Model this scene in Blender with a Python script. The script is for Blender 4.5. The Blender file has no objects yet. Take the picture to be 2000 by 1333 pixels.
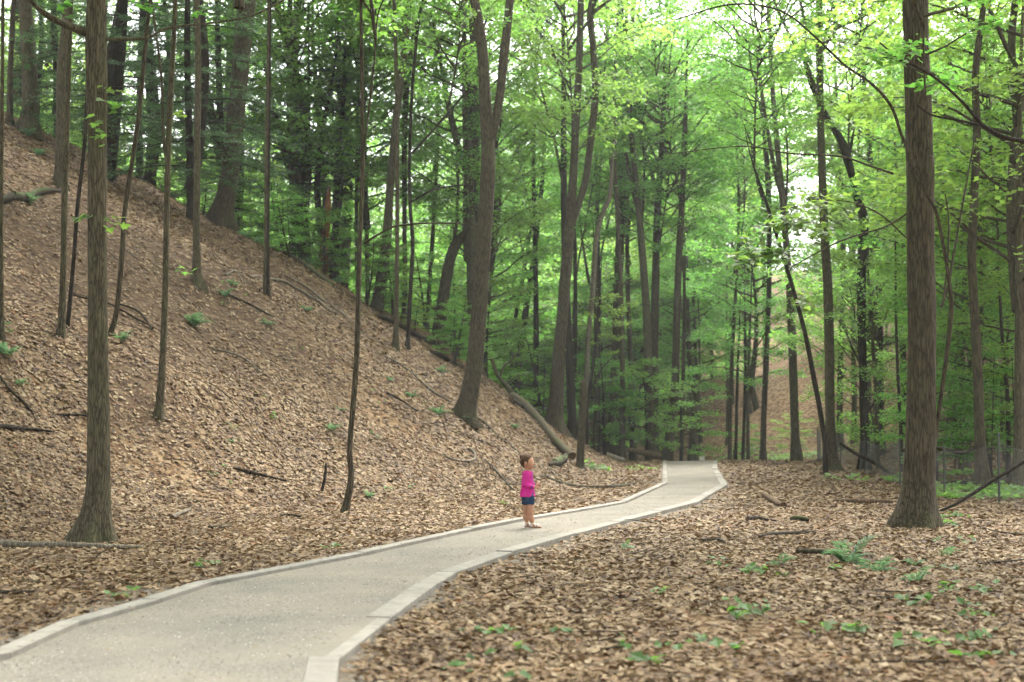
import bpy, math
import numpy as np
from mathutils import Matrix

# ------------------------------------------------------------------ camera, sky, sun, exposure
F, HZ, CH = 2778.0, 838.0, 1.5          # focal length and horizon in photo pixels, eye height in metres
S = bpy.context.scene
cam_d = bpy.data.cameras.new('camera'); cam = bpy.data.objects.new('camera', cam_d)
S.collection.objects.link(cam); S.camera = cam
cam.location = (0, 0, CH); cam.rotation_euler = (math.radians(90), 0, 0)
cam_d.sensor_width = 36; cam_d.lens = 36 * F / 2000
cam_d.shift_y = (HZ - 666.5) / 2000
cam_d.clip_end = 2000
cam_d.dof.use_dof = True; cam_d.dof.focus_distance = 21.5; cam_d.dof.aperture_fstop = 2.0

SUN_EL, SUN_AZ = math.radians(58), math.radians(25)     # azimuth measured clockwise from +y
W = bpy.data.worlds.new('World'); S.world = W; W.use_nodes = True
wn = W.node_tree.nodes; wl = W.node_tree.links
sky = wn.new('ShaderNodeTexSky'); sky.sky_type = 'NISHITA'; sky.sun_disc = False
sky.sun_elevation = SUN_EL; sky.sun_rotation = SUN_AZ
sky.air_density = 1.0; sky.dust_density = 6.0; sky.ozone_density = 1.0
hs = wn.new('ShaderNodeHueSaturation'); hs.inputs['Saturation'].default_value = 0.22
wl.new(sky.outputs[0], hs.inputs['Color']); wl.new(hs.outputs[0], wn['Background'].inputs['Color'])
wn['Background'].inputs['Strength'].default_value = 0.15
sun_d = bpy.data.lights.new('sun', 'SUN'); sun = bpy.data.objects.new('sun', sun_d); S.collection.objects.link(sun)
sun_d.energy = 1.5; sun_d.angle = math.radians(30); sun_d.color = (1.0, 0.95, 0.86)
sun.rotation_euler = (math.radians(90) - SUN_EL, 0, -SUN_AZ + math.pi)
sun.location = (0, 0, 60)
S.view_settings.view_transform = 'Standard'; S.view_settings.look = 'None'
S.view_settings.gamma = 1.0; S.view_settings.use_curve_mapping = False
S.view_settings.exposure = 2.6
S.render.engine = 'CYCLES'
S.cycles.max_bounces = 7; S.cycles.diffuse_bounces = 7; S.cycles.transmission_bounces = 6; S.cycles.glossy_bounces = 2
S.cycles.use_denoising = True
S.cycles.caustics_reflective = False; S.cycles.caustics_refractive = False
S.cycles.sample_clamp_indirect = 6.0

rng = np.random.default_rng(7)
COL = S.collection

# ------------------------------------------------------------------ noise
def _hash(ix, iy, iz, seed):
    h = (ix * 374761393 + iy * 668265263 + iz * 2147483647 + seed * 1274126177) & 0xffffffff
    h = ((h ^ (h >> 13)) * 1274126177) & 0xffffffff
    h = h ^ (h >> 16)
    return (h & 0xffff) / 65535.0
def vnoise(x, y, z=0.0, seed=0):
    x, y, z = np.broadcast_arrays(np.asarray(x, float), np.asarray(y, float), np.asarray(z, float))
    ix, iy, iz = np.floor(x).astype(np.int64), np.floor(y).astype(np.int64), np.floor(z).astype(np.int64)
    fx, fy, fz = x - ix, y - iy, z - iz
    fx, fy, fz = [f * f * (3 - 2 * f) for f in (fx, fy, fz)]
    r = 0
    for dx in (0, 1):
        for dy in (0, 1):
            for dz in (0, 1):
                w = (fx if dx else 1 - fx) * (fy if dy else 1 - fy) * (fz if dz else 1 - fz)
                r = r + w * _hash(ix + dx, iy + dy, iz + dz, seed)
    return r * 2 - 1

# ------------------------------------------------------------------ mesh helpers
class MB:
    """collects vertices and faces of several materials into one mesh"""
    def __init__(s): s.v = []; s.n = 0; s.f = []
    def add(s, V, faces, mat=0):
        V = np.asarray(V, float)
        for fa in (faces if isinstance(faces, list) else [faces]):
            fa = np.asarray(fa, np.int64)
            if len(fa): s.f.append((fa + s.n, mat))
        s.v.append(V); s.n += len(V)
    def mesh(s, name, mats, smooth=True, origin=(0, 0, 0)):
        V = np.concatenate(s.v) - np.asarray(origin, float)
        me = bpy.data.meshes.new(name)
        loops = np.concatenate([f.ravel() for f, m in s.f])
        tot = np.concatenate([np.full(len(f), f.shape[1]) for f, m in s.f])
        mi = np.concatenate([np.full(len(f), m) for f, m in s.f])
        me.vertices.add(len(V)); me.vertices.foreach_set('co', V.ravel().astype(np.float32))
        me.loops.add(len(loops)); me.loops.foreach_set('vertex_index', loops.astype(np.int32))
        me.polygons.add(len(tot))
        st = np.concatenate([[0], np.cumsum(tot)[:-1]])
        me.polygons.foreach_set('loop_start', st.astype(np.int32))
        me.polygons.foreach_set('material_index', mi.astype(np.int32))
        me.polygons.foreach_set('use_smooth', np.full(len(tot), smooth))
        for m in mats: me.materials.append(m)
        me.update(calc_edges=True); me.validate()
        return me
def link(name, data, parent=None, loc=None):
    o = bpy.data.objects.new(name, data); COL.objects.link(o)
    if parent is not None: o.parent = parent
    if loc is not None: o.location = loc
    return o
def tag(o, label=None, cat=None, group=None, kind=None):
    if label: o['label'] = label
    if cat: o['category'] = cat
    if group: o['group'] = group
    if kind: o['kind'] = kind
    return o

def spline(P, n):
    """Catmull-Rom through the rows of P (any number of columns), n samples per span"""
    P = np.asarray(P, float)
    if len(P) < 3: 
        t = np.linspace(0, 1, n * (len(P) - 1) + 1)[:, None]
        return P[0] * (1 - t) + P[-1] * t
    Q = np.vstack([2 * P[0] - P[1], P, 2 * P[-1] - P[-2]])
    out = []
    for i in range(1, len(Q) - 2):
        t = np.linspace(0, 1, n, endpoint=False)[:, None]
        p0, p1, p2, p3 = Q[i - 1], Q[i], Q[i + 1], Q[i + 2]
        out.append(.5 * (2 * p1 + (p2 - p0) * t + (2 * p0 - 5 * p1 + 4 * p2 - p3) * t ** 2 + (3 * p1 - p0 - 3 * p2 + p3) * t ** 3))
    out.append(P[-1:])
    return np.vstack(out)

def tube(mb, P, R, sides=8, mat=0, rough=0.0, flare=None, seed=0, cap=True, capmat=None, jag=0.0):
    """a tapered tube along P with radii R; rough = relative lumpiness; flare=(height, amount) for root lobes"""
    P = np.asarray(P, float); R = np.asarray(R, float); n = len(P)
    T = np.gradient(P, axis=0); T /= np.linalg.norm(T, axis=1)[:, None] + 1e-9
    ref = np.array([0, 1, 0.]) if abs(T[:, 1]).mean() < .8 else np.array([1., 0, 0])
    U = np.cross(ref, T); U /= np.linalg.norm(U, axis=1)[:, None] + 1e-9
    Wv = np.cross(T, U)
    a = np.linspace(0, 2 * np.pi, sides, endpoint=False)
    r = np.repeat(R[:, None], sides, 1)
    if rough:
        s = np.concatenate([[0], np.cumsum(np.linalg.norm(np.diff(P, axis=0), axis=1))])
        r = r * (1 + rough * (vnoise(np.cos(a)[None] * 1.3 + seed * 3.1, np.sin(a)[None] * 1.3, s[:, None] * 1.1, seed)
                              + .6 * vnoise(np.cos(a)[None] * 3 + seed, np.sin(a)[None] * 3, s[:, None] * 2.5, seed + 5)))
    if flare:
        hgt = np.clip(1 - (P[:, 2] - P[:, 2].min() - flare[2]) / flare[0], 0, 1.25) ** 2.6
        ph = seed * 1.7
        lob = .5 + .5 * np.cos(a * 5 + ph + .8 * np.sin(a * 2 + ph))
        lob = .22 + 1.15 * lob ** 2
        r = r * (1 + flare[1] * hgt[:, None] * lob[None])
    V = P[:, None] + r[..., None] * (np.cos(a)[None, :, None] * U[:, None] + np.sin(a)[None, :, None] * Wv[:, None])
    if jag:
        V[-1] += T[-1] * (np.random.default_rng(seed).random(sides)[:, None] * jag)
    V = V.reshape(-1, 3)
    i = np.arange(n - 1)[:, None] * sides; j = np.arange(sides)[None]; k = (j + 1) % sides
    fa = np.stack([i + j, i + k, i + sides + k, i + sides + j], -1).reshape(-1, 4)
    mb.add(V, fa, mat)
    if cap:
        cm = mat if capmat is None else capmat
        for e, ring in ((0, np.arange(sides)[::-1]), (n - 1, np.arange(sides))):
            c = P[e] - (T[e] * R[e] * .15 if e and not jag else 0)
            RV = V.reshape(n, sides, 3)[e][ring]
            m = np.arange(sides)
            mb.add(np.vstack([RV, c[None]]), np.stack([m, (m + 1) % sides, np.full(sides, sides)], -1), cm)

def scatter(mb, P, N, az, size, tmpl, faces, mat=0):
    """place a leaf template (x across, y along, z up) at every P with normal N and heading az"""
    P = np.asarray(P, float); n = len(P)
    if n == 0: return
    N = N / np.linalg.norm(N, axis=1)[:, None]
    D = np.stack([np.cos(az), np.sin(az), np.zeros(n)], 1)
    D -= N * (D * N).sum(1)[:, None]; D /= np.linalg.norm(D, axis=1)[:, None] + 1e-9
    X = np.cross(D, N)
    size = np.broadcast_to(np.asarray(size, float), (n,))
    if tmpl.ndim == 2: T = np.repeat(tmpl[None], n, 0)
    else: T = tmpl
    V = P[:, None] + size[:, None, None] * (T[..., 0:1] * X[:, None] + T[..., 1:2] * D[:, None] + T[..., 2:3] * N[:, None])
    k = T.shape[1]
    fl = []
    for fa in faces:
        fa = np.asarray(fa)
        fl.append((fa[None] + (np.arange(n) * k)[:, None, None]).reshape(-1, fa.shape[1]))
    mb.add(V.reshape(-1, 3), fl, mat)

RHOMB = np.array([(0, 0, 0), (.33, .42, .07), (0, 1, -.06), (-.33, .42, .07)]); RHOMB_F = [[(0, 1, 2), (0, 2, 3)]]
_m = [(0, 0, 0), (.12, .05, 0), (.42, .02, .04), (.33, .22, .03), (.55, .52, .05), (.26, .52, .02), (.22, .72, .0), (0, 1.05, -.08)]
MAPLE = np.array(_m + [(-x, y, z) for x, y, z in _m[1:7]] + [(0, .38, -.03)])
_ring = list(range(0, 8)) + list(range(13, 7, -1))
MAPLE_F = [[(14, _ring[i], _ring[(i + 1) % 14]) for i in range(14)]]
OAK = np.array([(0, -.5, .05), (.22, -.2, 0), (.3, .18, .04), (0, .5, .06), (-.3, .2, .03), (-.2, -.22, .0)])
OAK_F = [[(0, 1, 2, 3), (0, 3, 4, 5)]]

# ------------------------------------------------------------------ materials
def mat(name):
    m = bpy.data.materials.new(name); m.use_nodes = True
    nt = m.node_tree; nt.nodes.clear()
    out = nt.nodes.new('ShaderNodeOutputMaterial')
    return m, nt.nodes, nt.links, out
def ramp(nodes, stops, interp='LINEAR'):
    r = nodes.new('ShaderNodeValToRGB'); r.color_ramp.interpolation = interp
    while len(r.color_ramp.elements) < len(stops): r.color_ramp.elements.new(.5)
    for e, (p, c) in zip(r.color_ramp.elements, stops): e.position = p; e.color = (*c, 1)
    return r
def nz(nodes, links, vec, scale, detail=4, rough=.6, out='Fac'):
    t = nodes.new('ShaderNodeTexNoise'); t.inputs['Scale'].default_value = scale
    t.inputs['Detail'].default_value = detail; t.inputs['Roughness'].default_value = rough
    if vec is not None: links.new(vec, t.inputs['Vector'])
    return t.outputs[out]
def mixc(nodes, links, fac, a, b, mode='MIX'):
    m = nodes.new('ShaderNodeMix'); m.data_type = 'RGBA'; m.blend_type = mode
    for s, v in ((m.inputs[0], fac), (m.inputs[6], a), (m.inputs[7], b)):
        if hasattr(v, 'node'): links.new(v, s)
        else: s.default_value = v if isinstance(v, float) else (*v, 1)
    return m.outputs[2]
def bsdf(nodes, links, out, col, rough=.85, bump=None, strength=.5, dist=.02, spec=.25):
    b = nodes.new('ShaderNodeBsdfPrincipled'); b.inputs['Roughness'].default_value = rough
    b.inputs['Specular IOR Level'].default_value = spec
    if hasattr(col, 'node'): links.new(col, b.inputs['Base Color'])
    else: b.inputs['Base Color'].default_value = (*col, 1)
    if bump is not None:
        bp = nodes.new('ShaderNodeBump'); bp.inputs['Strength'].default_value = strength; bp.inputs['Distance'].default_value = dist
        links.new(bump, bp.inputs['Height']); links.new(bp.outputs[0], b.inputs['Normal'])
    links.new(b.outputs[0], out.inputs['Surface'])
    return b

def bark(name, dark, mid, light, ridge=26, moss=.25, mosscol=(.07, .085, .03)):
    m, N, L, out = mat(name)
    tc = N.new('ShaderNodeTexCoord')
    mp = N.new('ShaderNodeMapping'); mp.inputs['Scale'].default_value = (1, 1, .11); L.new(tc.outputs['Object'], mp.inputs[0])
    v = N.new('ShaderNodeTexVoronoi'); v.feature = 'DISTANCE_TO_EDGE'; v.inputs['Scale'].default_value = ridge
    dn = N.new('ShaderNodeMixRGB'); dn.inputs[0].default_value = .09
    wn_ = nz(N, L, mp.outputs[0], 14, 3, .6, 'Color'); L.new(mp.outputs[0], dn.inputs[1]); L.new(wn_, dn.inputs[2])
    L.new(dn.outputs[0], v.inputs['Vector'])
    fine = nz(N, L, mp.outputs[0], 60, 6, .7)
    big = nz(N, L, tc.outputs['Object'], 1.6, 4, .6)
    r = ramp(N, [(0, dark), (.16, mid), (.6, light)]); L.new(v.outputs['Distance'], r.inputs[0])
    c = mixc(N, L, .75, r.outputs[0], (1, 1, 1), 'MULTIPLY')
    rf = ramp(N, [(.3, (.45, .45, .45)), (.7, (1.25, 1.2, 1.12))]); L.new(fine, rf.inputs[0])
    c = mixc(N, L, .8, r.outputs[0], rf.outputs[0], 'MULTIPLY')
    rb = ramp(N, [(.5, (0, 0, 0)), (.68, (1, 1, 1))]); L.new(big, rb.inputs[0])
    mm = N.new('ShaderNodeMath'); mm.operation = 'MULTIPLY'; mm.inputs[1].default_value = moss; L.new(rb.outputs[0], mm.inputs[0])
    c = mixc(N, L, mm.outputs[0], c, mosscol)
    ad = N.new('ShaderNodeMath'); ad.operation = 'MULTIPLY_ADD'; ad.inputs[1].default_value = .35
    mx = N.new('ShaderNodeMath'); mx.operation = 'MINIMUM'; mx.inputs[1].default_value = .3; L.new(v.outputs['Distance'], mx.inputs[0])
    L.new(fine, ad.inputs[0]); L.new(mx.outputs[0], ad.inputs[2])
    bsdf(N, L, out, c, .92, ad.outputs[0], .9, .02, .15)
    return m
M = {}
M['bark_grey'] = bark('bark_grey', (0.0341, 0.0294, 0.019), (0.0997, 0.0854, 0.055), (0.147, 0.131, 0.0893), 34, .35)
M['bark_brown'] = bark('bark_brown', (0.0246, 0.0199, 0.0133), (0.0779, 0.0636, 0.0418), (0.122, 0.102, 0.0721), 28, .25)
M['bark_dark'] = bark('bark_dark', (0.0133, 0.0104, 0.00854), (0.038, 0.0304, 0.0237), (0.0664, 0.0531, 0.0418), 22, .15)
M['bark_pale'] = bark('bark_pale', (0.084, 0.0714, 0.0546), (0.202, 0.172, 0.134), (0.286, 0.252, 0.202), 26, .1)
M['snag_wood'] = bark('snag_wood', (0.101, 0.0378, 0.0151), (0.277, 0.118, 0.0462), (0.378, 0.202, 0.0924), 22, .05)
M['log_bark'] = bark('log_bark', (0.0151, 0.0109, 0.00756), (0.0462, 0.0344, 0.0244), (0.0756, 0.0588, 0.0437), 18, .3)
M['log_wood'] = bark('log_wood', (0.042, 0.0252, 0.0151), (0.126, 0.084, 0.0504), (0.21, 0.155, 0.101), 30, .05)

def leafmat(name, refl, trans, var=.35, yellow=.3, rough=.5):
    m, N, L, out = mat(name)
    g = N.new('ShaderNodeNewGeometry'); oi = N.new('ShaderNodeObjectInfo')
    def col(c):
        h = N.new('ShaderNodeHueSaturation'); h.inputs['Color'].default_value = (*c, 1)
        mr = N.new('ShaderNodeMapRange'); mr.inputs[3].default_value = 1 - var; mr.inputs[4].default_value = 1 + var
        L.new(g.outputs['Random Per Island'], mr.inputs[0]); L.new(mr.outputs[0], h.inputs['Value'])
        mh = N.new('ShaderNodeMapRange'); mh.inputs[3].default_value = .5 - .045 * yellow * 2; mh.inputs[4].default_value = .5 + .03 * yellow * 2
        L.new(oi.outputs['Random'], mh.inputs[0]); L.new(mh.outputs[0], h.inputs['Hue'])
        return h.outputs[0]
    d = N.new('ShaderNodeBsdfPrincipled'); d.inputs['Roughness'].default_value = rough; d.inputs['Specular IOR Level'].default_value = .3
    t = N.new('ShaderNodeBsdfTranslucent')
    L.new(col(refl), d.inputs['Base Color']); L.new(col(trans), t.inputs['Color'])
    mx = N.new('ShaderNodeMixShader'); mx.inputs[0].default_value = .5
    L.new(d.outputs[0], mx.inputs[1]); L.new(t.outputs[0], mx.inputs[2]); L.new(mx.outputs[0], out.inputs['Surface'])
    return m
M['leaf'] = leafmat('leaf_maple', (.085, .175, .034), (.25, .51, .08))
M['leaf_deep'] = leafmat('leaf_deep', (.07, .13, .03), (.19, .34, .05))
M['needle'] = leafmat('hemlock_needles', (.045, .088, .04), (.075, .155, .05), .4, .15)
M['fern'] = leafmat('fern_green', (.1, .18, .1), (.16, .3, .12), .3, .2)

def littermat():
    m, N, L, out = mat('leaf_litter')
    g = N.new('ShaderNodeNewGeometry')
    r = ramp(N, [(0, (0.0561, 0.0302, 0.0128)), (.12, (0.0935, 0.0525, 0.0226)), (.28, (0.144, 0.0862, 0.0385)), (.45, (0.187, 0.119, 0.0566)),
                 (.63, (0.224, 0.152, 0.0779)), (.82, (0.27, 0.197, 0.109)), (.95, (0.308, 0.24, 0.149)), (1.0, (0.187, 0.0669, 0.0128))])
    L.new(g.outputs['Random Per Island'], r.inputs[0])
    tc = N.new('ShaderNodeTexCoord')
    f = nz(N, L, tc.outputs['Object'], 45, 2, .6); rf = ramp(N, [(.3, (.7, .7, .7)), (.7, (1.15, 1.15, 1.15))]); L.new(f, rf.inputs[0])
    c = mixc(N, L, 1.0, r.outputs[0], rf.outputs[0], 'MULTIPLY')
    pf = ramp(N, [(.36, (.66, .6, .55)), (.62, (1.08, 1.06, 1.04))]); L.new(nz(N, L, tc.outputs['Object'], .9, 5, .65), pf.inputs[0])
    c = mixc(N, L, 1.0, c, pf.outputs[0], 'MULTIPLY')
    d = N.new('ShaderNodeBsdfPrincipled'); d.inputs['Roughness'].default_value = .7; d.inputs['Specular IOR Level'].default_value = .3
    t = N.new('ShaderNodeBsdfTranslucent'); L.new(c, d.inputs['Base Color']); L.new(c, t.inputs['Color'])
    mx = N.new('ShaderNodeMixShader'); mx.inputs[0].default_value = .18
    L.new(d.outputs[0], mx.inputs[1]); L.new(t.outputs[0], mx.inputs[2]); L.new(mx.outputs[0], out.inputs['Surface'])
    return m
M['litter'] = littermat()

def groundmat():
    m, N, L, out = mat('forest_floor')
    tc = N.new('ShaderNodeTexCoord'); P = tc.outputs['Object']
    at = N.new('ShaderNodeAttribute'); at.attribute_name = 'mask'          # r: bare soil, g: gravel spill, b: far litter
    sp = N.new('ShaderNodeSeparateColor'); L.new(at.outputs['Color'], sp.inputs[0])
    v = N.new('ShaderNodeTexVoronoi'); v.inputs['Scale'].default_value = 9; v.inputs['Randomness'].default_value = 1
    dn = N.new('ShaderNodeMixRGB'); dn.inputs[0].default_value = .12; L.new(P, dn.inputs[1]); L.new(nz(N, L, P, 8, 3, .6, 'Color'), dn.inputs[2])
    L.new(dn.outputs[0], v.inputs['Vector'])
    s2 = N.new('ShaderNodeSeparateColor'); L.new(v.outputs['Color'], s2.inputs[0])
    r = ramp(N, [(0, (0.0314, 0.0175, 0.00844)), (.3, (0.0897, 0.0499, 0.0253)), (.6, (0.151, 0.0951, 0.0506)), (1, (0.236, 0.17, 0.101))]); L.new(s2.outputs[0], r.inputs[0])
    soil = ramp(N, [(.3, (0.0459, 0.0304, 0.0196)), (.7, (0.0952, 0.0656, 0.0435))]); L.new(nz(N, L, P, 5, 8, .7), soil.inputs[0])
    grav = ramp(N, [(.3, (0.0976, 0.0845, 0.0678)), (.7, (0.22, 0.196, 0.163))]); L.new(nz(N, L, P, 60, 4, .8), grav.inputs[0])
    c = mixc(N, L, sp.outputs[2], soil.outputs[0], r.outputs[0])
    c = mixc(N, L, sp.outputs[0], c, soil.outputs[0])
    nm = N.new('ShaderNodeMath'); nm.operation = 'MULTIPLY'
    rr = ramp(N, [(.38, (0, 0, 0)), (.55, (1, 1, 1))]); L.new(nz(N, L, P, 3, 6, .7), rr.inputs[0])
    ga = N.new('ShaderNodeMath'); ga.operation = 'ADD'; ga.use_clamp = True; L.new(sp.outputs[1], ga.inputs[0]); L.new(sp.outputs[1], ga.inputs[1])
    L.new(rr.outputs[0], nm.inputs[0]); L.new(ga.outputs[0], nm.inputs[1])
    c = mixc(N, L, nm.outputs[0], c, grav.outputs[0])
    h = N.new('ShaderNodeMath'); h.operation = 'ADD'; L.new(v.outputs['Distance'], h.inputs[0]); L.new(nz(N, L, P, 30, 5, .7), h.inputs[1])
    bsdf(N, L, out, c, .95, h.outputs[0], .7, .04, .1)
    return m
M['ground'] = groundmat()

def gravelmat():
    m, N, L, out = mat('crushed_stone')
    P = N.new('ShaderNodeTexCoord').outputs['Object']
    v = N.new('ShaderNodeTexVoronoi'); v.inputs['Scale'].default_value = 95; L.new(P, v.inputs['Vector'])
    s2 = N.new('ShaderNodeSeparateColor'); L.new(v.outputs['Color'], s2.inputs[0])
    st = ramp(N, [(0, (0.0791, 0.0707, 0.0581)), (.3, (0.14, 0.127, 0.105)), (.75, (0.197, 0.179, 0.151)), (1, (0.258, 0.24, 0.212))]); L.new(s2.outputs[0], st.inputs[0])
    fines = ramp(N, [(.35, (0.159, 0.14, 0.114)), (.65, (0.215, 0.195, 0.163))]); L.new(nz(N, L, P, 140, 3, .7), fines.inputs[0])
    pt = ramp(N, [(.38, (0, 0, 0)), (.62, (1, 1, 1))]); L.new(nz(N, L, P, 1.1, 6, .65), pt.inputs[0])
    c = mixc(N, L, pt.outputs[0], st.outputs[0], fines.outputs[0])
    tone = ramp(N, [(.34, (.74, .76, .77)), (.66, (1.07, 1.04, 1.0))]); L.new(nz(N, L, P, .7, 6, .65), tone.inputs[0])
    c = mixc(N, L, 1.0, c, tone.outputs[0], 'MULTIPLY')
    h = N.new('ShaderNodeMath'); h.operation = 'ADD'; L.new(s2.outputs[1], h.inputs[0]); L.new(nz(N, L, P, 30, 5, .7), h.inputs[1])
    bsdf(N, L, out, c, .95, h.outputs[0], .6, .012, .15)
    return m
M['gravel'] = gravelmat()
def boardmat():
    m, N, L, out = mat('weathered_kerb')
    P = N.new('ShaderNodeTexCoord').outputs['Object']; oi = N.new('ShaderNodeObjectInfo')
    r = ramp(N, [(.3, (0.159, 0.145, 0.121)), (.55, (0.22, 0.205, 0.178)), (.8, (0.247, 0.232, 0.203))]); L.new(nz(N, L, P, 9, 8, .7), r.inputs[0])
    g = ramp(N, [(.3, (.72, .71, .7)), (.6, (1.05, 1.05, 1.05))]); L.new(nz(N, L, P, 1.3, 5, .65), g.inputs[0])
    c = mixc(N, L, 1.0, r.outputs[0], g.outputs[0], 'MULTIPLY')
    ob = ramp(N, [(0, (.88, .88, .88)), (1, (1.08, 1.07, 1.05))]); L.new(oi.outputs['Random'], ob.inputs[0])
    c = mixc(N, L, 1.0, c, ob.outputs[0], 'MULTIPLY')
    bsdf(N, L, out, c, .9, nz(N, L, P, 50, 5, .75), .35, .01, .2)
    return m
M['board'] = boardmat()
def plain(name, c, rough=.7, var=.15, scale=20, spec=.3, metal=0):
    m, N, L, out = mat(name)
    P = N.new('ShaderNodeTexCoord').outputs['Object']
    r = ramp(N, [(.3, tuple(x * (1 - var) for x in c)), (.7, tuple(min(1, x * (1 + var)) for x in c))]); L.new(nz(N, L, P, scale, 5, .65), r.inputs[0])
    b = bsdf(N, L, out, r.outputs[0], rough, nz(N, L, P, scale * 3, 4), .25, .005, spec); b.inputs['Metallic'].default_value = metal
    return m
M['moss'] = plain('moss', (.045, .06, .016), .95, .4, 40)
M['post'] = plain('fence_steel', (.055, .06, .05), .7, .3, 30)
M['wire'] = plain('fence_wire', (.1, .1, .095), .6, .2, 30, .3)
M['white'] = plain('white_panel', (.72, .72, .7), .6, .05)
M['step'] = plain('step_timber', (.3, .22, .14), .85, .3, 12)

# ------------------------------------------------------------------ terrain
LEFT = np.array([(-45, 9), (-14, 12), (-7.5, 17), (-5, 22.5), (-1.6, 29), (1.6, 38), (4.0, 48), (5.0, 57), (4.6, 63), (1.5, 68), (-6, 72), (-30, 82), (-160, 130)], float)
RIGHT = np.array([(-160, 175), (-40, 135), (-8, 112), (3, 97), (10, 85), (14.5, 80), (15.5, 64), (15, 48), (15.5, 34), (19, 18), (40, 5)], float)
def pdist(P, x, y):
    d = np.full(x.shape, 1e9)
    for a, b in zip(P[:-1], P[1:]):
        vx, vy = b - a; t = np.clip(((x - a[0]) * vx + (y - a[1]) * vy) / (vx * vx + vy * vy), 0, 1)
        d = np.minimum(d, np.hypot(x - a[0] - t * vx, y - a[1] - t * vy))
    return d
def inside(poly, x, y):
    ins = np.zeros(x.shape, bool); n = len(poly)
    for i in range(n):
        x1, y1 = poly[i]; x2, y2 = poly[(i + 1) % n]
        ins ^= ((y1 > y) != (y2 > y)) & (x < (x2 - x1) * (y - y1) / ((y2 - y1) if y2 != y1 else 1e-9) + x1)
    return ins
def hill(D, s, w, zt):
    D = np.maximum(D, 0); return zt * (1 - np.exp(-s * (np.sqrt(D * D + w * w) - w) / zt))
LPOLY = np.vstack([LEFT, [(-160, 9)]]); RPOLY = np.vstack([RIGHT, [(160, 5), (160, 500), (-160, 500)]])
def H0(x, y):
    x = np.asarray(x, float); y = np.asarray(y, float)
    a = np.where(inside(LPOLY, x, y), hill(pdist(LEFT, x, y), .86, 2.2, 24), 0)
    b = np.where(inside(RPOLY, x, y), hill(pdist(RIGHT, x, y), .48, 3., 30), 0)
    t = np.clip((y - 62) / 16, 0, 1); u = np.clip((y - 78) / 9, 0, 1)
    dip = -1.3 * t * t * (3 - 2 * t) * (1 - u * u * (3 - 2 * u)) * np.clip((14.5 - x) / 3, 0, 1)
    return a + b + dip
def flat_px(px, py, z):                       # photo pixel -> point on the level z
    d = F * (CH - z) / (py - HZ); return ((px - 1000) / F * d, d)
KL_PX = [(0, 1272), (137, 1211), (291, 1169), (400, 1134), (700, 1078), (914, 1032), (1018, 1012), (1123, 995), (1216, 979), (1299, 942), (1299, 906.5)]
KR_PX = [(622, 1340), (632, 1282), (738, 1204), (832, 1139), (872, 1116), (985, 1077), (1112, 1041), (1200, 1018), (1350, 981), (1414, 946), (1396, 916), (1386, 906.5)]
KL = [flat_px(*p, .13) for p in KL_PX]; KR = [flat_px(*p, .11) for p in KR_PX]
KL = [(-5.2, 2.5)] + KL[:-1] + [(6.75, 63.0), (8.8, 69.5), (6.2, 77), (-3, 83.5)]
KR = [(-2.1, 1.0)] + KR[:-1] + [(9.0, 63.0), (11.2, 70.5), (8.6, 79), (-2, 86.5)]
KL = np.array(KL); KR = np.array(KR)
PATHPOLY = np.vstack([KL, KR[::-1]])
def path_d(x, y):
    d = np.minimum(pdist(KL, x, y), pdist(KR, x, y))
    return np.where(inside(PATHPOLY, x, y), -d, d)
def Hgt(x, y):
    x = np.asarray(x, float); y = np.asarray(y, float)
    z = H0(x, y)
    k = np.clip(path_d(x, y) / 2.0, 0, 1)
    hk = np.clip(z / 2, 0, 1); k0 = path_d(x, y)
    return z + .055 * np.clip(1 - np.abs(k0) / 1.1, 0, 1) + k * ((.05 + .4 * hk) * vnoise(x * .28, y * .28, 0, 3) + (.025 + .1 * hk) * vnoise(x * 1.3, y * 1.3, 0, 4))
def hz(x, y): return float(Hgt(np.array([x]), np.array([y]))[0])
_DD = np.concatenate([np.arange(6, 70, .04), np.arange(70, 160, .2)])
def ground_px(px, py):
    """where the sight line through a photo pixel meets the terrain"""
    x = (px - 1000) / F * _DD; z = CH + (HZ - py) / F * _DD
    gap = z - Hgt(x, _DD); i = np.where(gap <= 0)[0]
    d = _DD[i[0]] if len(i) else 70.0
    if px < 1240 and d > 59:                  # just over the brow of the left spur: take the brow itself
        k = _DD < 59; d = _DD[k][np.argmin((gap / _DD)[k])]
    X = (px - 1000) / F * d
    return np.array([X, d, hz(X, d)])
def at(px, py, d): return np.array([(px - 1000) / F * d, d, CH + (HZ - py) / F * d])

def axis(lo, hi, c0, c1, fine, grow):
    a = list(np.arange(c0, c1, fine)); s = fine
    while a[-1] < hi: s *= grow; a.append(a[-1] + s)
    s = fine
    while a[0] > lo: s *= grow; a.insert(0, a[0] - s)
    return np.array(a)
gx = axis(-260, 260, -24, 20, .3, 1.16); gy = axis(-40, 420, 5, 64, .3, 1.1)
GX, GY = np.meshgrid(gx, gy)
GZ = Hgt(GX.ravel(), GY.ravel()).reshape(GX.shape)
PD = path_d(GX.ravel(), GY.ravel())
GZ = GZ.ravel() - np.where(PD < 0, .02, 0)
nx, ny = len(gx), len(gy)
i = (np.arange(ny - 1)[:, None] * nx + np.arange(nx - 1)[None]).ravel()
mb = MB(); mb.add(np.stack([GX.ravel(), GY.ravel(), GZ], 1), np.stack([i, i + 1, i + nx + 1, i + nx], 1))
me = mb.mesh('ground', [M['ground']])
BARE = [(ground_px(90, 545), 3.6), (ground_px(270, 600), 3.0), (ground_px(420, 610), 2.8), (ground_px(330, 500), 3.6), (ground_px(150, 480), 3.0), (ground_px(560, 560), 2.0), (ground_px(250, 760), 1.2)]
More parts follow.
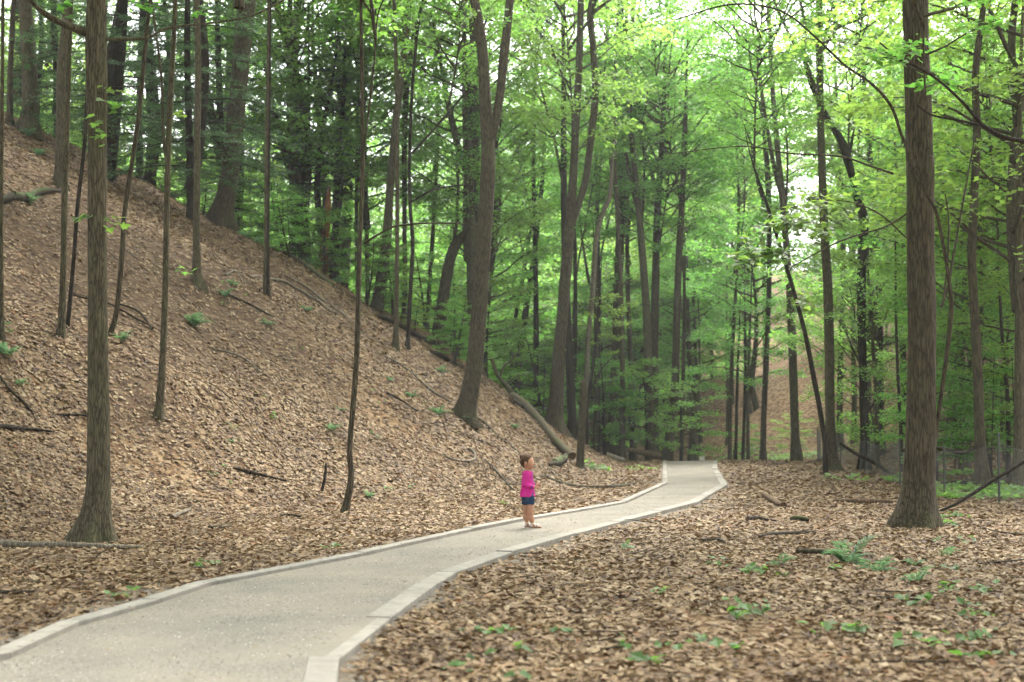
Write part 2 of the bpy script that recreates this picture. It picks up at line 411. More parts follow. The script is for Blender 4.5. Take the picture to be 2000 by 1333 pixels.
def bare(x, y):
    b = np.zeros(np.shape(x))
    for c, r in BARE: b = np.maximum(b, np.clip(1.5 - np.hypot(x - c[0], y - c[1]) / r, 0, 1))
    return b
msk = np.zeros((len(GZ), 4), np.float32); msk[:, 3] = 1
msk[:, 0] = bare(GX.ravel(), GY.ravel()) * .7
msk[:, 1] = np.clip(1.1 - PD / 1.1, 0, 1)
msk[:, 2] = 1
ca = me.color_attributes.new('mask', 'FLOAT_COLOR', 'POINT'); ca.data.foreach_set('color', msk.ravel())
tag(link('ground', me), 'brown forest floor of soil and old leaves rising into wooded slopes', kind='structure')

# ------------------------------------------------------------------ path and its kerb boards
def resample(P, n):
    s = np.concatenate([[0], np.cumsum(np.linalg.norm(np.diff(P, axis=0), axis=1))])
    t = np.linspace(0, s[-1], n); return np.stack([np.interp(t, s, P[:, 0]), np.interp(t, s, P[:, 1])], 1)
def by_y(P, ys): return np.interp(ys, P[:, 1], P[:, 0])
ys = np.concatenate([np.arange(2.6, 40, .15), np.arange(40, 63, .3)])
KRm = KR[np.argsort(KR[:, 1], kind='stable')]
rows = []
for yv in ys:
    xl, xr = by_y(KL, yv), by_y(KRm, yv)
    rows.append([(xl + (xr - xl) * t, yv) for t in np.linspace(0, 1, 9)])
lo = resample(KL[-4:], 30)[1:]; ro = resample(KR[-4:], 30)[1:]
for a, b in zip(lo, ro): rows.append([tuple(a + (b - a) * t) for t in np.linspace(0, 1, 9)])
rows = np.array(rows); nr = len(rows)
t9 = np.linspace(0, 1, 9)[None]
pz = H0(rows[..., 0].ravel(), rows[..., 1].ravel()).reshape(nr, 9)
pz = pz + .085 + .017 * t9 + .012 * vnoise(rows[..., 0] * 1.2, rows[..., 1] * 1.2, 0, 9) * np.sin(np.pi * t9)
V = np.concatenate([rows, pz[..., None]], -1).reshape(-1, 3)
i = (np.arange(nr - 1)[:, None] * 9 + np.arange(8)[None]).ravel()
mb = MB(); mb.add(V, np.stack([i, i + 1, i + 10, i + 9], 1))
path = tag(link('path', mb.mesh('path', [M['gravel']])), 'pale crushed stone footpath winding between timber kerbs', kind='structure')

def board_chain(P, top, w, out_sign, n_split):
    """mitred kerb timbers along P, each an object under the path"""
    P = np.asarray(P, float); n = len(P)
    T = np.diff(P, axis=0); T /= np.linalg.norm(T, axis=1)[:, None]
    Nn = np.stack([-T[:, 1], T[:, 0]], 1)
    off = []
    for k in range(n):
        a, b = Nn[max(k - 1, 0)], Nn[min(k, n - 2)]
        m = a + b; m /= np.linalg.norm(m); off.append(m / max(.5, m @ a))
    off = np.array(off)
    for k in range(n - 1):
        segs = max(1, int(round(np.linalg.norm(P[k + 1] - P[k]) / n_split)))
        for q in range(segs):
            ends = []
            for t in (q / segs, (q + 1) / segs):
                c = P[k] * (1 - t) + P[k + 1] * t
                o = off[k] if t == 0 else off[k + 1] if t == 1 else Nn[k]
                ends.append((c, o))
            g = .004
            (c0, o0), (c1, o1) = ends
            c0 = c0 + T[k] * g; c1 = c1 - T[k] * g
            z = [hz0(*c) for c in (c0, c1)]
            dz = rng.normal(0, .006)
            b = .008
            V = []
            for (c, o, zz, e) in ((c0, o0, z[0], 1), (c1, o1, z[1], -1)):
                for s, zt, ins in ((-.5, -.06, 0), (-.5, top - b, 0), (-.5 + b / w, top, 0), (.5 - b / w, top, 0), (.5, top - b, 0), (.5, -.06, 0)):
                    V.append((*(c + o * w * s), zz + zt + (dz if zt > 0 else 0)))
            fa = [(j, j + 1, j + 7, j + 6) for j in range(5)]
            mbb = MB(); org = np.array([*c0, z[0]])
            mbb.add(V, [np.array(fa)[:, ::-1], np.array([(0, 1, 2, 3, 4, 5), (11, 10, 9, 8, 7, 6)])[:, ::-1]])
            o_ = link('kerb_board', mbb.mesh('kerb_board', [M['board']], False, org), path, org)
def hz0(x, y): return float(H0(np.array([x]), np.array([y]))[0])
board_chain(KL[:-1], .13, .14, 1, 3.0)
board_chain(KR[:-1], .11, .19, -1, 3.0)

# ------------------------------------------------------------------ crowns (shared between trees)
def crown_geo(seed, h0, H, R, nb, per, leaf, prof, elev=.5, droop=.35, twig=9, tw=.26, lat=1.0, jit=.06, tilt=.45, tmpl=RHOMB, tf=RHOMB_F, thick=.011, stem=True, updroop=.25, sr=None):
    g = np.random.default_rng(seed); mb = MB()
    wob = lambda z: np.array([.45 * math.sin(z * .42 + seed), .45 * math.cos(z * .37 + seed * 2)])
    if stem:
        zz = np.linspace(h0 - .5, H, 14)
        P = np.array([(*(wob(z) - wob(h0 - .5)), z) for z in zz])
        tube(mb, P, np.interp(zz, [h0 - .5, H], [sr or .018 * (H - h0) + .02, .01]), 7, 0, .1, cap=False)
    for b in range(nb):
        u = (b + g.random()) / nb; h = h0 + (H - h0) * u * .98
        az = b * 2.39996 + g.normal(0, .3); L = R * prof(u) * (.65 + .6 * g.random())
        t = np.linspace(0, 1, 7); bend = g.normal(0, .35)
        aa = az + bend * t
        el = elev * (.7 + .7 * g.random()) + updroop * (u - .4)
        base = np.array([*(wob(h) - wob(h0 - .5)), h]) if stem else np.array([0, 0, h])
        P = base + np.stack([np.cumsum(np.cos(aa)) / 7 * L, np.cumsum(np.sin(aa)) / 7 * L, L * (el * t - droop * t * t)], 1)
        P[0] = base
        tube(mb, P, np.linspace(thick * L + .004, .004, 7), 4, 0, 0, cap=False)
        n = max(6, int(per * L / R))
        k = max(2, int(twig * L / R + 1))
        tk = .22 + .78 * (np.arange(k) + g.random(k)) / k
        which = g.integers(0, k, n); vv = g.random(n) ** .8
        sd = np.where(np.arange(k) % 2, 1, -1)
        tl = L * tw * (1.25 - .75 * tk) * (.6 + .8 * g.random(k))
        fwd = .5 + .3 * g.random(k)
        pb = np.stack([np.interp(tk, t, P[:, q]) for q in range(3)], 1)
        ab = np.interp(tk, t, aa)
        dirv = np.stack([np.cos(ab) * fwd - np.sin(ab) * sd * lat, np.sin(ab) * fwd + np.cos(ab) * sd * lat, g.normal(.0, .12, k)], 1)
        for q in range(k):
            tp = np.array([pb[q], pb[q] + dirv[q] * tl[q] * .5, pb[q] + dirv[q] * tl[q] + (0, 0, -.08 * tl[q])])
            tube(mb, tp, [.006, .004, .002], 3, 0, 0, cap=False)
        pos = pb[which] + dirv[which] * (tl[which] * vv)[:, None]
        pos[:, 2] -= .08 * tl[which] * vv ** 2
        pos += g.normal(0, 1, (n, 3)) * np.array([jit * 1.6, jit * 1.6, jit * .8])
        nrm = np.stack([g.normal(0, tilt, n), g.normal(0, tilt, n), np.ones(n)], 1)
        nrm[:, :2] += dirv[which][:, :2] * .15
        ha = np.arctan2(dirv[which][:, 1], dirv[which][:, 0]) + g.normal(0, .9, n)
        scatter(mb, pos, nrm, ha, leaf * (.6 + .7 * g.random(n)), tmpl, tf, 1)
    return mb
rnd_top = lambda u: (.55 + .9 * u) if u < .4 else .91 * math.sqrt(max(.02, 1 - ((u - .4) / .62) ** 2))
cone = lambda u: (1.02 - u) ** .8
layer = lambda u: .75 + .35 * math.sin(u * 3.1) if u < .8 else 1.0 - (u - .8) * 3.2
CROWN = {}
for q in range(5):      # tall canopy crowns, origin at the tree's foot
    CROWN['tall', q] = crown_geo(100 + q, 5.0, 21.5, 4.8, 56, 500, .155, rnd_top, 1.0, .62, 11, jit=.15, tilt=.6).mesh('tall_crown', [M['bark_brown'], M['leaf']], False)
for q in range(4):      # layered understorey
    CROWN['under', q] = crown_geo(200 + q, 1.4, 9.5, 3.3, 36, 320, .15, layer, .6, .42, 12, .3, jit=.1, tilt=.5).mesh('layered_crown', [M['bark_brown'], M['leaf']], False)
for q in range(4):      # layered, higher off the ground
    CROWN['mid', q] = crown_geo(250 + q, 4.6, 13.0, 3.7, 38, 340, .16, layer, .65, .45, 12, .3, jit=.12, tilt=.55).mesh('mid_crown', [M['bark_brown'], M['leaf']], False)
for q in range(4):
    CROWN['pole', q] = crown_geo(270 + q, 8.5, 18.5, 2.6, 22, 200, .155, rnd_top, 1.0, .6, 8, jit=.14, tilt=.6, sr=.04).mesh('pole_tree_crown', [M['bark_brown'], M['leaf']], False)
for q in range(3):
    CROWN['sap', q] = crown_geo(300 + q, .7, 4.2, 1.6, 20, 190, .12, layer, .3, .25, 7, .32).mesh('sapling_crown', [M['bark_dark'], M['leaf']], False)
for q in range(3):
    CROWN['hem', q] = crown_geo(400 + q, 1.8, 15.5, 3.4, 76, 620, .12, cone, .06, .22, 16, .34, jit=.035, tilt=.3,
                                tmpl=RHOMB * np.array([.75, 1, 1]), thick=.008).mesh('hemlock_crown', [M['bark_dark'], M['needle']], False)
for q in range(3):      # crown tops for the trees whose stems run out of the picture, origin at the crown's base
    CROWN['top', q] = crown_geo(500 + q, .6, 10.5, 5.0, 42, 480, .16, rnd_top, .95, .6, 11, sr=.05, jit=.14, tilt=.6).mesh('high_crown', [M['bark_brown'], M['leaf']], False)
for q in range(2):
    CROWN['ptop', q] = crown_geo(520 + q, .2, 3.4, 1.6, 14, 110, .13, rnd_top, .5, .25, 6, sr=.015).mesh('pole_crown', [M['bark_brown'], M['leaf']], False)

# ------------------------------------------------------------------ trees traced one by one: stems as (photo x, photo y, width in photo pixels)
def stem3d(pts, d, zbase=None, up=None, lean=0.0):
    A = spline(np.array(pts, float), 6)
    P = np.array([at(x, y, d) for x, y, w in A]); R = A[:, 2] / F * d / 2
    P[:, 1] += lean * (P[:, 2] - P[0, 2])
    if up:
        dirv = P[-1] - P[-4]; dirv /= np.linalg.norm(dirv); n = 9
        for k in range(1, n + 1):
            dv = dirv * (1 - k / n * .5) + np.array([0, 0, k / n * .5])
            P = np.vstack([P, P[-1] + dv * up / n]); R = np.append(R, R[-1] * .86)
    return P, R
TREE_N = 0
def tree(label, stems, bk='bark_brown', d=None, up=5.0, crown=None, name='tree', flare=(.8, .5), group=None, sides=14, rough=.05, cat='tree', cscale=1.0, lean=0.0, jag=0.0, boughs=(), sprays=(), lf='leaf'):
    global TREE_N; TREE_N += 1
    x0, y0, w0 = stems[0][0]
    if d is None:
        g = ground_px(x0, y0); d = g[1]
    base = np.array([(x0 - 1000) / F * d, d, 0]); base[2] = hz(base[0], base[1])
    root = link(name, None, None, base); tag(root, label, cat, group)
    mb = MB()
    for k, st in enumerate(stems):
        P, R = stem3d(st, d, up=up, lean=lean)
        if k == 0:
            zb = base[2] - .25
            P = np.vstack([[P[0, 0], P[0, 1], min(zb, P[0, 2] - .2)], P]); R = np.append(R[0], R)
            tube(mb, P, R, sides, 0, rough, (flare[0] * max(.35, w0 / F * d * 2.2), flare[1], .25) if flare else None, TREE_N, jag=jag)
            top = P[-1]
        else:
            tube(mb, P, R, max(6, sides - 2), 0, rough, None, TREE_N * 3 + k, jag=jag)
    link('trunk', mb.mesh('trunk', [M[bk]], True, base), root)
    for br in boughs:            # bare limbs, each its own part; (points, depth offset at the tip)
        pts, dd = br
        A = spline(np.array(pts, float), 5); n = len(A)
        P = np.array([at(x, y, d + lean * 0 + dd * q / (n - 1)) for q, (x, y, w) in enumerate(A)])
        b_ = MB(); tube(b_, P, np.maximum(A[:, 2] / F * d / 2, .004), 7, 0, .06, None, TREE_N)
        link('branch', b_.mesh('branch', [M[bk]], True, base), root)
    for sp in sprays:            # leafy twigs: (x, y, spread px, leaves, depth offset)
        x, y, s, n, dd = sp
        g = np.random.default_rng(int(x * 7 + y)); c = at(x, y, d + dd); sm = s / F * d
        b_ = MB(); mlt = max(2, n // 9)
        tw = g.normal(0, 1, (mlt, 3)) * np.array([.55, .5, .22]) * sm
        for q in range(mlt): tube(b_, [c + (0, 0, .03), c + tw[q] * .6 + (0, 0, .05), c + tw[q]], [.005, .004, .002], 3, 0, 0, cap=False)
        w_ = g.integers(0, mlt, n); tt = .3 + .75 * g.random(n)
        pos = c + tw[w_] * tt[:, None] + g.normal(0, .05, (n, 3))
        nr_ = np.stack([g.normal(0, .45, n), g.normal(-.2, .45, n), np.ones(n)], 1)
        scatter(b_, pos, nr_, g.random(n) * 6.28, .11 * (.6 + .7 * g.random(n)), MAPLE, MAPLE_F, 1)
        link('leaf_spray', b_.mesh('leaf_spray', [M[bk], M[lf]], False, base), root)
    if crown:
        kind = crown
        if kind in ('top', 'ptop'):
            c = link('crown', CROWN[kind, TREE_N % (3 if kind == 'top' else 2)], root)
            q = P if len(stems) == 1 else stem3d(stems[0], d, up=up, lean=lean)[0]
            i0 = len(q) + (-9 if kind == 'top' else -5)
            if kind == 'top' and d > 48: i0 = int(np.argmax(q[:, 2] > base[2] + 9 + (TREE_N * 1.7) % 3))
            c.location = q[i0] - base
        else:
            c = link('crown', CROWN[kind, TREE_N % 3], root)
        c.rotation_euler = (0, 0, TREE_N * 1.3); c.scale = (cscale,) * 3
    return root

T = tree
T('stout grey-olive maple at far left with flared roots beside the path',
  [[(183, 1062, 66), (189, 1000, 54), (193, 930, 45), (193, 800, 40), (191, 600, 37), (190, 500, 36), (190, 300, 37), (187, 70, 39), (188, -20, 33)]], 'bark_grey', sides=40, rough=.085, flare=(.8, .6), crown='top', cscale=1.5, up=4.5,
  boughs=[([(172, 65, 20), (130, 50, 14), (95, 32, 12), (62, 4, 9), (45, -40, 8)], -.6), ([(205, 78, 8), (285, 74, 6), (330, 55, 5), (440, 42, 4), (500, 28, 4), (570, -8, 4)], .8)],
  sprays=[(228, 205, 34, 16, -.3), (205, 180, 24, 9, -.2), (190, 255, 18, 14, -.3), (232, 432, 26, 12, -.2), (165, 427, 14, 5, -.1), (120, 15, 45, 22, -.5), (330, 20, 60, 20, .5)])
T('slim straight pole tree growing just left of the stout maple', [[(119, 655, 17), (123, 560, 13), (126, 400, 12), (131, 250, 10), (136, 80, 9), (140, -20, 8)]], 'bark_grey', crown='top', cscale=.7, flare=(.5, .4))
T('thin dark pole leaning right behind the stout maple', [[(132, 640, 9), (143, 520, 8), (152, 400, 8), (166, 270, 7), (172, 120, 6), (176, -20, 5)]], 'bark_dark', crown='top', cscale=.7, flare=None, up=3)
T('grey-green trunk high on the left slope behind the slim pole', [[(117, 362, 22), (119, 250, 20), (122, 120, 20), (132, 30, 19), (133, -20, 18)]], 'bark_grey', crown='top')
T('thick grey trunk near the top left corner above the fern bank', [[(56, 262, 40), (60, 200, 33), (54, 80, 27), (47, -20, 24)]], 'bark_grey', crown='top')
T('narrow brown trunk in the top left corner, left of the thick grey one', [[(19, 245, 13), (20, 150, 11), (24, 50, 10), (28, -20, 9)]], 'bark_brown', crown='top', cscale=.7)
T('thin pole tree cut by the left edge of the picture', [[(3, 668, 12), (2, 500, 9), (3, 300, 8), (5, 100, 7), (6, -20, 7)]], 'bark_grey', crown='top', cscale=.7)
T('sinuous thin brown tree bending right of the stout maple', [[(216, 652, 12), (228, 605, 10), (238, 500, 10), (243, 420, 9), (256, 330, 9), (272, 220, 9), (283, 100, 8), (296, -20, 7)]], 'bark_brown', crown='top', cscale=.7, flare=None, up=3)
T('blackish hemlock trunk leaning right behind the stout maple', [[(210, 350, 28), (220, 280, 24), (229, 180, 21), (237, 60, 22), (240, -20, 20)]], 'bark_dark', crown='hem', cscale=.9)
T('pale straight pole tree standing mid slope, forked near its foot', [[(309, 815, 17), (317, 720, 14), (323, 560, 12), (326, 400, 11), (331, 230, 12), (340, 60, 9), (343, -20, 8)], [(327, 330, 7), (319, 260, 6), (315, 150, 5), (300, 30, 4)]], 'bark_grey', crown='top', cscale=.7,
  sprays=[(345, 225, 18, 10, -.2), (355, 530, 22, 8, -.3)])
T('smooth greenish-grey pole tree in the middle of the left slope', [[(384, 555, 22), (384, 480, 15), (385, 300, 13), (387, 130, 12), (384, -20, 11)]], 'bark_grey', crown='top', cscale=.7, flare=(.6, .5))
T('massive dark-footed trunk on the crest of the left slope', [[(432, 432, 44), (446, 360, 36), (458, 250, 34), (470, 130, 34), (478, 40, 36), (484, -20, 34)]], 'bark_brown', crown='top', sides=20, flare=(.8, .6))
T('paler trunk just behind the massive dark-footed one', [[(431, 400, 14), (440, 270, 12), (448, 130, 14), (455, -20, 14)]], 'bark_pale', d=64, crown='top')
T('upright twin stem of the slender pair, right of the massive trunk', [[(522, 580, 10), (523, 400, 7), (526, 200, 6), (528, -20, 5)]], 'bark_dark', crown='top', cscale=.7, up=3, sprays=[(545, 345, 45, 26, .2), (540, 470, 30, 14, .2)])
T('paler twin stem of the slender pair, left one of the two', [[(517, 576, 7), (519, 420, 6), (521, 240, 6), (524, 60, 5), (524, -20, 5)]], 'bark_grey', crown='ptop', up=3, flare=None)
T('dark hemlock on the slope crest beside the orange snag', [[(645, 528, 18), (655, 450, 14), (664, 380, 12), (667, 280, 9), (672, 170, 7), (675, 60, 4)]], 'bark_dark', d=60, crown='hem', up=1, cscale=.8)
T('short orange-brown broken snag on the slope crest', [[(631, 502, 20), (636, 455, 16), (640, 410, 13), (642, 372, 7)]], 'snag_wood', d=58.5, up=0, name='snag', cat='snag', jag=.35, flare=(.5, .3))
T('crooked dark sapling at mid slope rising from near the path edge', [[(673, 1003, 17), (682, 960, 13), (686, 925, 12), (683, 880, 11), (689, 800, 11), (697, 690, 11), (702, 500, 9), (708, 330, 8), (707, 150, 7), (704, -20, 6)]], 'bark_brown', crown='top', cscale=.7, up=3,
  boughs=[([(712, 475, 5), (745, 455, 4), (775, 442, 4), (850, 436, 3), (940, 440, 2)], -1.0), ([(712, 285, 4), (730, 130, 4), (738, 30, 3), (760, -20, 3)], .6)], sprays=[(650, 20, 40, 20, .3)])
T('brown trunk leaning right on the slope crest, left of the thin pair', [[(733, 620, 26), (742, 560, 22), (755, 470, 19), (763, 350, 15), (775, 220, 14), (790, 100, 13), (800, -20, 12)]], 'bark_brown', d=55.5, crown='top')
T('straight grey pole with its foot on the crest, left of a dark curving stem', [[(773, 682, 13), (775, 560, 9), (776, 400, 8), (775, 200, 8), (771, 40, 7), (768, -20, 6)]], 'bark_grey', crown='top', cscale=.7, up=3)
T('thin dark curving stem beside the straight grey pole', [[(796, 682, 9), (801, 580, 8), (806, 480, 8), (801, 400, 7), (800, 300, 6), (806, 160, 6), (818, 40, 6), (830, -20, 5)]], 'bark_dark', crown='top', cscale=.7, up=3,
  boughs=[([(803, 395, 4), (850, 370, 4), (920, 360, 3)], .8), ([(804, 300, 5), (850, 250, 5), (910, 180, 4), (950, 130, 3)], 1.0)])
T('brown trunk half hidden behind the grey pole on the crest', [[(789, 640, 12), (791, 540, 9), (790, 430, 9), (792, 200, 12), (812, 60, 10), (835, -20, 9)]], 'bark_brown', d=60, crown='top')
T('trunk leaning hard right and bent at an elbow behind the forked tree', [[(856, 648, 26), (866, 580, 23), (876, 520, 21), (890, 478, 20), (918, 446, 15), (938, 408, 13), (955, 350, 11)]], 'bark_brown', d=60, crown='top', cscale=.7, up=3,
  boughs=[([(884, 485, 7), (892, 430, 6), (895, 330, 5)], .5)])
T('large brown tree forking into two stems, mossy foot, left of the child',
  [[(908, 820, 42), (915, 780, 38), (925, 720, 33), (935, 620, 30), (945, 480, 29), (952, 350, 29), (953, 290, 27), (948, 210, 24), (943, 110, 21), (934, 40, 19), (922, -20, 18)],
   [(955, 285, 18), (966, 245, 17), (976, 190, 17), (983, 120, 18), (990, 60, 17), (996, 0, 16), (1001, -30, 15)]], 'bark_brown', crown='top', sides=24, flare=(.7, .6), sprays=[(960, 15, 75, 60, -1.), (985, 40, 40, 26, -1.2), (925, 25, 40, 24, -.8)])
T('tall twin-stemmed tree behind the broken stub, forked a third up',
  [[(1083, 828, 36), (1087, 770, 28), (1093, 680, 24), (1102, 570, 22), (1110, 470, 21), (1118, 370, 17), (1124, 260, 15), (1131, 130, 14), (1134, 20, 13), (1134, -20, 12)],
   [(1110, 455, 14), (1128, 405, 14), (1144, 350, 14), (1154, 270, 14), (1163, 180, 14), (1158, 90, 13), (1153, 30, 14), (1162, -20, 11)]], 'bark_brown', d=55, crown='top', sides=20, flare=(.6, .5),
  boughs=[([(1158, 25, 9), (1185, 5, 6), (1210, -15, 5)], .3)])
T('short broken-off trunk stub standing beside the path bend', [[(1133, 918, 18), (1134, 880, 15), (1137, 810, 14), (1141, 765, 14), (1140, 752, 12)]], 'bark_brown', up=0, name='tree_stub', cat='stub', jag=.22, flare=(.5, .5))
T('crooked bare grey snag bending above the broken stub', [[(1145, 760, 11), (1149, 660, 10), (1158, 570, 10), (1164, 470, 10), (1178, 415, 10), (1191, 385, 9), (1195, 330, 7), (1198, 285, 5)]], 'bark_pale', d=63, up=0, name='snag', cat='snag', jag=.2, flare=None)
T('thin bent sapling rising just right of the broken stub', [[(1146, 800, 7), (1150, 770, 7), (1160, 700, 6), (1166, 640, 5), (1172, 560, 4)]], 'bark_dark', d=58, up=1.5, crown='ptop', flare=None, cscale=.8, boughs=[([(1152, 765, 4), (1180, 715, 3), (1220, 680, 2)], .3)])
T('tall brown trunk right of the twin-stemmed tree, forked high', [[(1199, 838, 25), (1202, 740, 21), (1206, 620, 19), (1210, 480, 17), (1212, 340, 16), (1209, 200, 14), (1211, 80, 13), (1213, -20, 12)],
   [(1214, 430, 13), (1230, 330, 12), (1234, 250, 11), (1226, 160, 10), (1234, 60, 9), (1240, -20, 8)]], 'bark_brown', d=70, crown='top', boughs=[([(1233, 235, 5), (1265, 260, 6), (1275, 300, 7)], .4)])
T('straight trunk at the path crest, left one of the close pair', [[(1277, 892, 24), (1277, 800, 20), (1278, 650, 17), (1281, 520, 15), (1284, 420, 14), (1290, 320, 11), (1296, 230, 9), (1300, 120, 8)],
   [(1282, 370, 9), (1268, 325, 9), (1252, 280, 8), (1244, 240, 7)]], 'bark_brown', d=68, crown='top')
T('trunk leaning right at the path crest, right one of the close pair', [[(1303, 900, 22), (1311, 830, 18), (1318, 760, 16), (1322, 620, 14), (1327, 480, 13), (1333, 380, 12), (1338, 250, 10)]], 'bark_brown', d=66, crown='top')
T('slim trunk on the far slope right of the crest pair', [[(1354, 820, 12), (1349, 740, 10), (1344, 640, 9), (1340, 500, 8), (1336, 380, 7)]], 'bark_grey', d=84, crown='top')
T('thin blackish pole beyond the path bend, left of two', [[(1437, 885, 7), (1439, 800, 6), (1441, 720, 5), (1444, 640, 4)]], 'bark_dark', d=77, crown='ptop', up=2, flare=None)
T('thin blackish pole beyond the path bend, right of two', [[(1451, 887, 7), (1454, 800, 6), (1456, 715, 6), (1455, 620, 4)]], 'bark_dark', d=76, crown='ptop', up=2, flare=None)
T('grey trunk leaning left on the far slope above the fence', [[(1483, 832, 14), (1476, 790, 13), (1464, 735, 12), (1455, 640, 10), (1450, 500, 9)]], 'bark_grey', d=92, crown='top')
T('upright grey trunk high on the far slope above the fence', [[(1497, 790, 13), (1496, 720, 12), (1494, 600, 10), (1490, 450, 9)]], 'bark_grey', d=100, crown='top')
T('thin dark tree slanting left from behind the mossy-footed straight trunk', [[(1612, 868, 11), (1603, 810, 10), (1590, 740, 10), (1572, 650, 9), (1546, 555, 8), (1520, 470, 7), (1498, 400, 6), (1477, 340, 5)]], 'bark_dark', d=45, crown='top', cscale=.7, up=1.5, flare=None)
T('straight smooth trunk right of the path bend with spreading foot',
  [[(1625, 922, 31), (1624, 895, 24), (1621, 820, 19), (1620, 700, 19), (1617, 560, 18), (1611, 470, 17), (1606, 350, 15), (1602, 200, 14), (1600, 60, 14), (1600, -20, 13)]], 'bark_grey', crown='top', sides=20, flare=(.7, .8),
  boughs=[([(1593, 175, 9), (1572, 120, 8), (1545, 75, 6), (1515, 10, 5), (1505, -20, 4)], -.5), ([(1585, 125, 7), (1570, 100, 9), (1572, 50, 7), (1560, -10, 5)], .5), ([(1608, 95, 7), (1635, 55, 8), (1680, 35, 8), (1715, 5, 6), (1720, -15, 5)], .5)])
T('gnarled nearly black trunk with a kinked broken top, behind the fence', [[(1689, 885, 20), (1688, 820, 17), (1685, 700, 16), (1682, 560, 17), (1687, 450, 18), (1683, 410, 15), (1672, 385, 12), (1665, 350, 13), (1652, 300, 18), (1640, 270, 14), (1620, 240, 13), (1600, 200, 10), (1586, 170, 8)]], 'bark_dark', d=50, up=1.0, rough=.14, crown='top', cscale=.7,
  boughs=[([(1658, 300, 9), (1664, 275, 6), (1668, 252, 3)], .1)])
T('thin trunk close to the gnarled black one, on its right', [[(1715, 885, 9), (1711, 780, 8), (1704, 660, 7), (1697, 560, 6), (1690, 480, 5)]], 'bark_grey', d=51, crown='top', cscale=.7, up=2, flare=None)
T('biggest trunk of the right foreground, thick ridged bark and flared foot',
  [[(1789, 1032, 76), (1793, 985, 66), (1798, 900, 58), (1800, 780, 55), (1801, 640, 54), (1798, 480, 53), (1797, 330, 54), (1795, 300, 54), (1793, 180, 51), (1789, 60, 48), (1787, -20, 47)]], 'bark_brown', sides=44, rough=.075, flare=(.8, .45), crown='top', cscale=1.5, up=4.5)
T('many-stemmed bare sapling arching left across the biggest right trunk',
  [[(1812, 985, 6.4), (1822, 820, 7.2), (1831, 700, 8.8), (1835, 610, 9.6), (1828, 560, 7.2), (1812, 490, 6.4), (1795, 430, 6.4), (1770, 390, 6.4), (1745, 338, 6.4), (1722, 290, 5.6), (1700, 240, 5.6), (1660, 200, 4.8), (1610, 168, 4), (1555, 120, 4), (1490, 75, 3.2), (1400, 64, 3.2), (1300, 90, 2.4)]],
  'bark_brown', d=21.6, up=0, flare=None, sides=9, rough=.06, lean=-.2,
  boughs=[([(1838, 600, 5.6), (1852, 560, 5.6), (1862, 500, 4.8), (1880, 400, 4), (1893, 330, 3.2), (1905, 260, 2.4)], .4), ([(1842, 590, 4), (1850, 520, 4), (1853, 430, 3.2), (1846, 380, 2.4)], .3),
          ([(1745, 340, 4.8), (1700, 325, 4), (1640, 306, 4), (1540, 300, 3.2), (1450, 286, 2.4), (1300, 302, 1.6)], -.3), ([(1818, 422, 6.4), (1785, 410, 5.6), (1760, 425, 4), (1725, 445, 3.2), (1640, 472, 3.2), (1540, 525, 1.6)], -.3),
          ([(1770, 465, 3.2), (1720, 420, 3.2), (1660, 395, 2.4), (1580, 390, 2.4)], -.3), ([(1487, 74, 2.4), (1470, 40, 2.4), (1420, -10, 2)], .2)],
  lf='leaf_deep', sprays=[(1600, 395, 75, 110, -.3), (1540, 440, 90, 150, -.2), (1500, 500, 80, 120, -.1), (1465, 500, 60, 60, 0), (1560, 590, 34, 24, 0), (1590, 470, 50, 40, .2)])
T('dark smooth trunk behind the fence, second from the right edge', [[(1918, 915, 28), (1914, 860, 21), (1909, 720, 19), (1903, 600, 17), (1898, 500, 17), (1903, 380, 16), (1908, 260, 15), (1905, 150, 14), (1916, 50, 12), (1926, -20, 10)]], 'bark_brown', d=34, crown='top', sides=18)
T('dark trunk cut by the right edge of the picture', [[(1994, 885, 26), (1994, 700, 19), (1993, 500, 17), (1992, 320, 20), (1984, 190, 17), (1976, 90, 15), (1985, -20, 13)]], 'bark_brown', d=36, crown='top', sides=16)
T('pale leaning trunk on the right slope between the two dark trunks', [[(1950, 800, 20), (1940, 740, 16), (1928, 650, 13), (1918, 560, 12), (1908, 460, 11), (1900, 300, 10)]], 'bark_pale', d=56, crown='top')
T('thin dark pole near the right edge, behind the fence', [[(1970, 868, 9), (1968, 780, 8), (1960, 690, 7), (1954, 600, 6), (1950, 500, 5)]], 'bark_dark', d=40, crown='top', cscale=.7, up=2, flare=None)
T('slim grey pole behind the fence, right of the biggest trunk', [[(1882, 872, 9), (1880, 800, 8), (1872, 700, 8), (1868, 560, 6)]], 'bark_grey', d=48, crown='top', cscale=.7, up=2, flare=None)
T('straight thin pole behind the fence, left of the biggest trunk', [[(1760, 850, 7), (1754, 740, 6), (1750, 620, 5), (1749, 500, 4)]], 'bark_dark', d=46, crown='ptop', up=2, flare=None)
T('bare limb-thin tree curving out of the right edge at mid height', [[(2040, 900, 12), (2035, 600, 10), (2030, 285, 10)]], 'bark_dark', d=19, up=2, flare=None, crown='ptop',
  boughs=[([(2032, 290, 10), (2000, 277, 10), (1960, 268, 9), (1920, 245, 8), (1880, 200, 6), (1830, 155, 5), (1785, 128, 5), (1755, 115, 4), (1718, 83, 3)], -.3), ([(1915, 245, 6), (1870, 235, 5), (1820, 225, 4), (1790, 205, 3)], -.2)])
T('dark trunk leaning right among the far woods, left of the twin-stemmed tree', [[(1008, 760, 17), (1015, 690, 14), (1028, 600, 12), (1040, 520, 11), (1050, 440, 10), (1061, 330, 8), (1066, 200, 7)]], 'bark_dark', d=74, crown='top')
